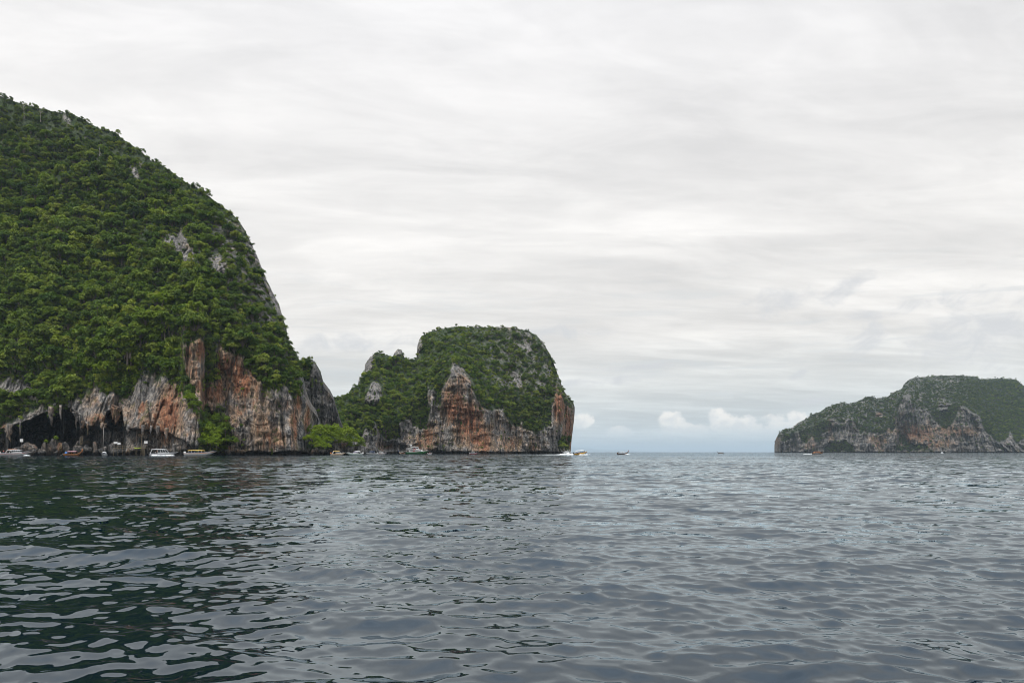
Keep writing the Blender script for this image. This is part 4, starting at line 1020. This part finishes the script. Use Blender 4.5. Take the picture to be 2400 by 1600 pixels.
# one seated and one standing figure, grown from a skeleton
def figure(pose):
    if pose == 'stand':
        J = dict(pel=(0, 0, .95), chest=(0, 0, 1.35), neck=(0, 0, 1.50), head=(.02, 0, 1.66), hl=(0, .10, .90), kl=(.03, .12, .50), al=(0, .12, .08), tl=(.14, .13, .03), hr=(0, -.10, .90), kr=(.03, -.12, .50), ar=(0, -.12, .08), tr=(.14, -.13, .03),
                 sl=(0, .19, 1.42), el=(.06, .25, 1.15), wl=(.25, .22, 1.02), fl=(.33, .20, 1.02), sr=(0, -.19, 1.42), er=(.02, -.26, 1.15), wr=(.10, -.27, .90), fr=(.13, -.27, .81))
    else:
        J = dict(pel=(0, 0, .45), chest=(.02, 0, .85), neck=(.03, 0, 1.0), head=(.06, 0, 1.16), hl=(.05, .10, .45), kl=(.45, .14, .47), al=(.47, .14, .06), tl=(.60, .15, .03), hr=(.05, -.10, .45), kr=(.45, -.14, .47), ar=(.47, -.14, .06), tr=(.60, -.15, .03),
                 sl=(.02, .19, .92), el=(.12, .25, .68), wl=(.34, .20, .60), fl=(.42, .18, .58), sr=(.02, -.19, .92), er=(.12, -.25, .68), wr=(.34, -.20, .60), fr=(.42, -.18, .58))
    rad = dict(pel=.15, chest=.17, neck=.06, head=.105, hl=.09, kl=.06, al=.045, tl=.04, hr=.09, kr=.06, ar=.045, tr=.04, sl=.065, el=.045, wl=.035, fl=.04, sr=.065, er=.045, wr=.035, fr=.04)
    E = [('pel', 'chest'), ('chest', 'neck'), ('neck', 'head'), ('pel', 'hl'), ('hl', 'kl'), ('kl', 'al'), ('al', 'tl'), ('pel', 'hr'), ('hr', 'kr'), ('kr', 'ar'), ('ar', 'tr'), ('chest', 'sl'), ('sl', 'el'), ('el', 'wl'), ('wl', 'fl'), ('chest', 'sr'), ('sr', 'er'), ('er', 'wr'), ('wr', 'fr')]
    ks = list(J); me = bpy.data.meshes.new('figure'); me.from_pydata([J[k] for k in ks], [(ks.index(a), ks.index(b)) for a, b in E], [])
    o = bpy.data.objects.new('figure', me); COL.objects.link(o)
    sk = o.modifiers.new('skin', 'SKIN')
    for i, k in enumerate(ks):
        me.skin_vertices[0].data[i].radius = (rad[k] * 1.14, rad[k] * 1.14); me.skin_vertices[0].data[i].use_root = (k == 'pel')
    o.modifiers.new('sub', 'SUBSURF').levels = 1
    dg = bpy.context.evaluated_depsgraph_get(); out = bpy.data.meshes.new_from_object(o.evaluated_get(dg))
    bpy.data.objects.remove(o); out.polygons.foreach_set('use_smooth', np.ones(len(out.polygons), bool))
    return out, J
FIG = {k: figure(k) for k in ('stand', 'sit')}
def person(boat, loc, face, pose, shirt, shorts, label):
    me, J = FIG[pose]; me = me.copy(); me.materials.clear()
    for k in ('skin', shirt, shorts, 'hair'): me.materials.append(M[k])
    idx = []
    ch, pe, hd = J['chest'][2], J['pel'][2], J['head']
    for p in me.polygons:
        c = p.center; m = 0
        if c.z > hd[2] + .02 or (c.z > hd[2] - .07 and c.x < hd[0] - .03): m = 3
        elif pe + .08 < c.z < ch + .13 and abs(c.y) < .24: m = 1
        elif (pose == 'stand' and .45 < c.z <= pe + .08) or (pose == 'sit' and c.x < .42 and .3 < c.z <= pe + .12): m = 2
        idx.append(m)
    me.polygons.foreach_set('material_index', np.array(idx, np.int32))
    o = link('person', me); mw = Matrix.LocRotScale(boat.location, boat.rotation_euler, None) @ Matrix.Translation(loc)
    o.location = mw.translation; o.rotation_euler = (0, 0, boat.rotation_euler.z + face)
    tag(o, label, 'person', 'people aboard the boats')

def longtail(px, D, L, yaw, label, hull='darkwood', canopy='white', ribbon='red', aft=None, driver=True, dlabel=None, trim=0):
    b = at(px, HOR, D); e = empty('longtail_boat', (b.x, b.y, 0), yaw); e.rotation_euler = (0, trim, yaw)
    rings = []; n = 17
    for k in range(n):
        s = k / (n - 1); t = max(0, (s - .5) / .5); w = .85 * (.62 + .38 * math.sin(math.pi * min(s / .7, 1) * .5)) * max(.05, 1 - t ** 2.2)
        up = 2.1 * t ** 3.2 + .35 * max(0, (.18 - s) / .18) ** 2; zs = .62 + up; zk = -.35 + up * .95 + .55 * t ** 4
        x = L * (s - .5)
        rings.append([(x, w, zs), (x, w * .8, zk + (zs - zk) * .4), (x, 0, zk), (x, -w * .8, zk + (zs - zk) * .4), (x, -w, zs)])
    MB().loft(rings).build('hull', M[hull], e, True)
    MB().loft([[Vector(q[0]) + Vector((0, .02, .03)), Vector(q[0]) + Vector((0, .05, -.13))] for q in rings], cap=False).build('gunwale', M['teak'], e)
    MB().loft([[Vector(q[4]) + Vector((0, -.02, .03)), Vector(q[4]) + Vector((0, -.05, -.13))] for q in rings], cap=False).build('gunwale', M['teak'], e)
    MB().loft([[(q[0][0], q[0][1] * .9, .42), (q[0][0], 0, .45), (q[0][0], -q[0][1] * .9, .42)] for q in rings[1:12]], cap=False).build('deck', M['teak'], e)
    tip = Vector(rings[-1][2]); MB().tube([(L * .475, 0, 2.1), (L * .5, 0, 2.9), (L * .505, 0, 3.35)], [.13, .10, .05], 6).build('prow', M[hull], e)
    MB().tube([(L * .488, 0, 2.45), (L * .494, 0, 2.65), (L * .499, 0, 2.9)], [.20, .22, .16], 7).build('prow_ribbon', M[ribbon], e)
    MB().tube([(L * .487, .1, 2.5), (L * .485, .16, 2.0), (L * .478, .12, 1.5)], [.08, .10, .03], 5).build('ribbon_tail', M[ribbon], e)
    x0, x1 = -L * .26, L * .20; rr = []
    for k in range(6):
        x = x0 + (x1 - x0) * k / 5; rr.append([(x, .85, 1.72), (x, .5, 1.95), (x, 0, 2.02), (x, -.5, 1.95), (x, -.85, 1.72), (x, -.5, 1.90), (x, 0, 1.97), (x, .5, 1.90)])
    MB().loft(rr, closed=True).build('canopy', M[canopy], e, True)
    for sgn in (-1, 1):
        for x in (x0 + .1, (x0 + x1) / 2, x1 - .1): MB().tube([(x, sgn * .78, .55), (x, sgn * .82, 1.74)], .035, 5).build('post', M['teak'], e)
    if aft:
        MB().loft([[(x, .7, 1.0), (x, .35, 1.75), (x, -.35, 1.75), (x, -.7, 1.0)] for x in (-L * .40, -L * .34, -L * .28)], cap=True).build('tarp', M[aft], e)
    eng = MB().box((-L * .46, 0, 1.05), (.85, .45, .5)).build('engine', M['black'], e)
    MB().tube([(-L * .46, 0, 1.0), (-L * .60, 0, .35), (-L * .72, 0, -.25)], [.06, .05, .05], 6).build('propeller_shaft', M['grey'], eng)
    MB().tube([(-L * .44, 0, 1.15), (-L * .36, .1, 1.5)], .03, 5).build('tiller', M['grey'], eng)
    tag(e, label, 'boat', 'boats off the islands')
    if driver: person(e, (-L * .40, 0, .45), 0, 'stand', 'navy', 'black', dlabel or 'boatman standing at the stern')
    return e

def foam_patch(name, pts, label, seed, drops=()):
    """low lumpy foam: rings along a path (x, y, half width, height) plus flung drops"""
    r = np.random.default_rng(seed); mb = MB(); rings = []
    m = 40; xs = np.linspace(0, 1, m); arr = np.array(pts)
    par = np.linspace(0, 1, len(arr))
    for s in xs:
        x, y, hw, hh = (np.interp(s, par, arr[:, i]) for i in range(4))
        hw *= r.uniform(.7, 1.2); hh *= r.uniform(.45, 1.3)
        rings.append([(x, y - hw, -.12), (x + r.normal() * .1, y - hw * .5, hh * .7), (x, y + r.normal() * .1, hh), (x, y + hw * .5, hh * .7), (x, y + hw, -.12)])
    mb.loft(rings, cap=False)
    for (x, y, z, sx, sz, n) in drops:
        for _ in range(n):
            c = Vector((x + r.normal() * sx, y + r.normal() * sx * .5, max(.02, z + abs(r.normal()) * sz))); k = r.uniform(.04, .13)
            mb.add([c + Vector((k, 0, 0)), c + Vector((0, k, 0)), c + Vector((-k, 0, 0)), c + Vector((0, -k, 0)), c + Vector((0, 0, k)), c + Vector((0, 0, -k))],
                   [(0, 1, 4), (1, 2, 4), (2, 3, 4), (3, 0, 4), (1, 0, 5), (2, 1, 5), (3, 2, 5), (0, 3, 5)])
    o = mb.build(name, M['foam'], None, True); tag(o, label, kind='stuff', cat='foam')
    return o

px2x = lambda px, D: (px - 1200) / F * D
# off the cave island
e1, f1_, r1_ = speedboat(34, 335, 12.6, .10, 'white speedboat with red and black swoosh and orange roof rack at the far left', stripe='red', roof='white', motors=3, roofspan=(-.20, .20), roofz=2.5, stripe_rng=(.45, .75))
MB().box((-.8, 0, r1_ + .22), (3.2, 1.8, .16), .9).build('roof_rack', M['orange'], e1)
for i, (x, y, sh) in enumerate([(-5.0, .6, 'lifejacket'), (-4.4, -.7, 'red'), (-3.6, .2, 'lifejacket'), (-3.0, -.6, 'black')]):
    person(e1, (x, y, .75), .3 * i, 'stand' if i < 2 else 'sit', sh, 'navy', ['passenger in an orange life jacket standing at the outboards of the leftmost speedboat', 'passenger in a red top standing at the stern of the leftmost speedboat', 'seated passenger in an orange life jacket on the leftmost speedboat', 'seated passenger in black on the leftmost speedboat'][i])
longtail(171, 342, 8.2, .12, 'wooden longtail boat with orange prow and pink canopy before the cave', 'teak', 'pink', 'orange', 'blue', True, 'boatman in navy at the stern of the pink roofed longtail')
e3, _, _ = speedboat(244, 345, 5.2, R(-75), 'small white boat seen bow on at the foot of the tall pole', style='canopy', motors=1, roofspan=(-.3, .1), roofz=2.2, B=1.9)
e4, f4, r4 = speedboat(382, 335, 10.6, .42, 'white cabin speedboat with purple stripe leaving the jetty', stripe='purple', motors=3, roofspan=(-.44, .14), roofz=2.9, motor='black', stripe_rng=(.5, .7))
for i, (x, y, sh) in enumerate([(-3.9, .5, 'black'), (-3.2, -.6, 'white'), (-2.4, .5, 'lifejacket'), (-1.6, -.7, 'navy')]):
    person(e4, (x, y, .7), -.4 * i, 'stand' if i % 2 == 0 else 'sit', sh, 'black', ['person in black standing aft on the cabin speedboat', 'seated passenger in white on the cabin speedboat', 'person in an orange life jacket under the roof of the cabin speedboat', 'seated passenger in navy on the cabin speedboat'][i])
foam_patch('bow_foam', [(px2x(352, 333), 332.6, .3, .1), (px2x(360, 333), 332.2, .6, .35), (px2x(385, 333), 331.6, .5, .2), (px2x(402, 333), 331.6, .7, .45), (px2x(412, 333), 332.4, .3, .1)], 'white foam along the hull of the cabin speedboat', 5)
foam_patch('bow_foam', [(px2x(58, 333), 332.2, .3, .15), (px2x(64, 333), 332.2, .6, .35), (px2x(72, 333), 332.8, .3, .1)], 'white foam at the bow of the leftmost speedboat', 6)
speedboat(468, 338, 13.4, -.06, 'long white speedboat with orange stripes and yellow roof below the cliff', stripe='orange', roof='canopy_yellow', style='canopy', motors=2, roofspan=(-.38, .15), roofz=2.2, bow=.7)
# in the gap
speedboat(792, 394, 6.9, .4, 'cream speedboat with orange roof moored by the islet rocks', hull='cream', roof='canopy_yellow', motors=2, roofspan=(-.36, .12), roofz=2.7, stripe='orange', motor='orange')
speedboat(831, 402, 8.7, math.pi - .1, 'long pale green speedboat with purple windows right of the islet', hull='palegreen', win='purple', motors=2, roofspan=(-.36, -.02), roofz=2.3, stripe='white')
speedboat(870, 520, 8.2, math.pi + .15, 'white speedboat under a blue canopy at the gap', roof='blue', style='canopy', motors=2, roofspan=(-.30, .20), roofz=2.2)
speedboat(895, 525, 6.4, -.2, 'small white speedboat with red stripe right of the blue canopied one', roof='white', motors=1, roofspan=(-.30, .12), roofz=2.4, stripe='red')
longtail(942, 600, 5.4, math.pi - .2, 'small pale longtail boat tied beside the green hulled ferry', 'cream', 'white', 'blue', None, False)
speedboat(1008, 590, 3.0, .2, 'tiny white dinghy at the bow of the green hulled ferry', roof='red', style='canopy', motors=1, roofspan=(-.2, .1), roofz=1.7)
speedboat(1110, 640, 6.9, .05, 'small speedboat with red lower hull and white roof below the rust cliff', hull='red', roof='white', style='canopy', motors=1, roofspan=(-.34, .14), roofz=2.4, stripe='white', stripe_rng=(-.02, .55))

def ferry(px, D, L, yaw):
    b = at(px, HOR, D); e = empty('ferry', (b.x, b.y, 0), yaw); B = 4.6
    rg = hull_rings(L, B, 1.75, .8, 1.0, full=.55)
    MB().loft(rg).build('hull', M['green'], e, True)
    stripe_mb(rg, -.02, .14).build('bulwark_rail', M['white'], e)
    MB().loft([[(q[0][0], q[0][1] * .97, q[0][2] - .12), (q[0][0], 0, q[0][2] - .08), (q[0][0], -q[0][1] * .97, q[0][2] - .12)] for q in rg], cap=False).build('deck', M['white'], e)
    def house(name, x0, x1, rake, w, z0, z1, mat='white'):
        return MB().loft([[(x0, w, z0), (x0, -w, z0), (x0, -w * .96, z1), (x0, w * .96, z1)], [(x1, w * .9, z0), (x1, -w * .9, z0), (x1 - rake, -w * .86, z1), (x1 - rake, w * .86, z1)]], closed=True).build(name, M[mat], e)
    house('lower_cabin', -L * .36, L * .34, 2.6, B * .42, 1.7, 3.75)
    house('side_deck', -L * .49, -L * .05, .2, B * .47, 3.55, 3.80)
    house('wheelhouse', -L * .12, L * .12, 1.4, B * .33, 3.8, 5.6)
    house('upper_roof', -L * .24, L * .09, .5, B * .40, 5.6, 5.78)
    for sgn in (-1, 1):
        for k in range(9):
            x = -L * .30 + k * L * .058
            MB().box((x, sgn * B * .415, 2.85), (.80, .10, .75)).build('window', M['glass'], e)
        for k in range(3): MB().box((-L * .09 + k * 1.15, sgn * B * .33, 4.9), (.85, .10, .75)).build('wheelhouse_window', M['glass'], e)
        for k in range(2): MB().tube([(-L * .22, sgn * B * .36, 3.8), (-L * .22, sgn * B * .36, 5.6)] if k == 0 else [(-L * .17, sgn * B * .36, 3.8), (-L * .17, sgn * B * .36, 5.6)], .07, 5).build('post', M['white'], e)
        MB().tube([(-L * .48, sgn * B * .45, 4.7), (-L * .24, sgn * B * .45, 4.7)], .05, 5).build('rail', M['white'], e)
        for k in range(4): MB().tube([(-L * .47 + k * 1.5, sgn * B * .45, 3.8), (-L * .47 + k * 1.5, sgn * B * .45, 4.7)], .04, 5).build('stanchion', M['white'], e)
        MB().tube([(-L * .26, sgn * B * .28, 5.75), (-L * .28, sgn * B * .22, 7.3)], [.28, .22], 6).build('arch_leg', M['white'], e)
        MB().box((-L * .13, sgn * (B * .42 + .12), 2.6), (1.5, .12, .7)).build('life_raft', M['red'], e)
    MB().box((-L * .255, 0, 7.35), (1.3, B * .5, .28), .8).build('arch_top', M['white'], e)
    MB().box((-L * .10, -B * .36, 4.2), (2.2, .1, .5)).build('banner', M['red'], e)
    MB().tube([(-L * .25, 0, 7.4), (-L * .25, 0, 9.0)], .05, 5).build('mast', M['grey'], e)
    MB().tube([(L * .30, B * .40, 2.6), (L * .48, B * .12, 3.4), (L * .52, 0, 3.6), (L * .48, -B * .12, 3.4), (L * .30, -B * .40, 2.6)], .05, 5).build('bow_rail', M['white'], e)
    tag(e, 'two decked white ferry with a green hull below the domed island', 'ferry', 'boats off the islands')
ferry(977, 600, 17.6, .05)

# open water
ey, _, _ = speedboat(1361, 430, 8.0, .28, 'yellow speedboat with white roof racing past the domed island', hull='yellow', roof='white', style='canopy', motors=2, roofspan=(-.40, .26), roofz=2.6, trim=-.09, wl=.35, motor='black', stripe='orange', stripe_rng=(.6, .85))
for i, (x, y) in enumerate([(-2.4, .4), (-1.2, -.4), (.2, .4)]): person(ey, (x, y, .55), 0, 'sit', ['black', 'lifejacket', 'navy'][i], 'black', ['passenger in black at the back of the yellow speedboat', 'passenger in an orange life jacket in the yellow speedboat', 'passenger in navy towards the front of the yellow speedboat'][i])
foam_patch('wake_foam', [(px2x(1190, 460), 462, .5, .02), (px2x(1250, 450), 452, .7, .06), (px2x(1295, 440), 441, 1.0, .14), (px2x(1318, 436), 436, 1.5, .5), (px2x(1330, 434), 434, 1.5, 1.5), (px2x(1338, 433), 432, 1.2, .9), (px2x(1348, 431), 430.5, 1.0, .4), (px2x(1365, 430), 428.2, .8, .35), (px2x(1377, 430), 428.4, .5, .45)],
           'white wake trailing behind the yellow speedboat', 7, [(px2x(1330, 434), 434, .6, 1.2, .9, 420), (px2x(1370, 429), 428.4, .1, 1.4, .3, 120)])
longtail(1460, 540, 8.8, .12, 'dark longtail boat with white canopy and raised prow on the open sea', 'black', 'white', 'red', None, True, 'boatman standing at the stern of the dark longtail on the open sea')
foam_patch('bow_foam', [(px2x(1464, 539), 538.4, .3, .1), (px2x(1470, 539), 538.4, .6, .35), (px2x(1477, 539), 538.8, .3, .1)], 'white foam under the prow of the dark longtail', 8)
longtail(1688, 1050, 9.4, math.pi, 'tiny dark longtail boat far out on the horizon', 'black', 'grey', 'black', None, True, 'boatman on the tiny far longtail boat')
longtail(1917, 600, 9.8, .05, 'dark longtail boat with orange cargo before the distant island', 'darkwood', 'orange', 'palegreen', 'teak', True, 'boatman at the stern of the longtail before the distant island')
foam_patch('wake_foam', [(px2x(1880, 606), 604, .3, .08), (px2x(1892, 604), 602, .5, .2), (px2x(1900, 602), 600, .6, .25)], 'short white wake behind the longtail near the distant island', 9)
speedboat(2208, 1600, 6.5, .8, 'tiny white speedboat under the distant island', motors=1, roofspan=(-.3, .1), roofz=2.2)
foam_patch('wake_foam', [(px2x(2204, 1595), 1594, .6, .3), (px2x(2207, 1595), 1594, 1.2, 1.0), (px2x(2211, 1595), 1594, .5, .3)], 'white spray at the tiny far speedboat', 10)

# ------------------------------------------------------------------ the air
def haze():
    S = 80000
    me = MB().box((0, 0, 228), (2 * S, 2 * S, 464)).mesh('haze')
    m = bpy.data.materials.new('haze'); m.use_nodes = True; t = NT(m.node_tree); t.n.clear()
    out = t.n.new('ShaderNodeOutputMaterial'); v = t.n.new('ShaderNodeVolumePrincipled')
    v.inputs['Color'].default_value = (.71, .875, 1.0, 1); v.inputs['Density'].default_value = 4.6e-5; v.inputs['Anisotropy'].default_value = .15
    t.l.new(v.outputs[0], out.inputs['Volume'])
    tag(link('haze', me, m), 'thin pale sea haze filling the air', kind='stuff')
haze()
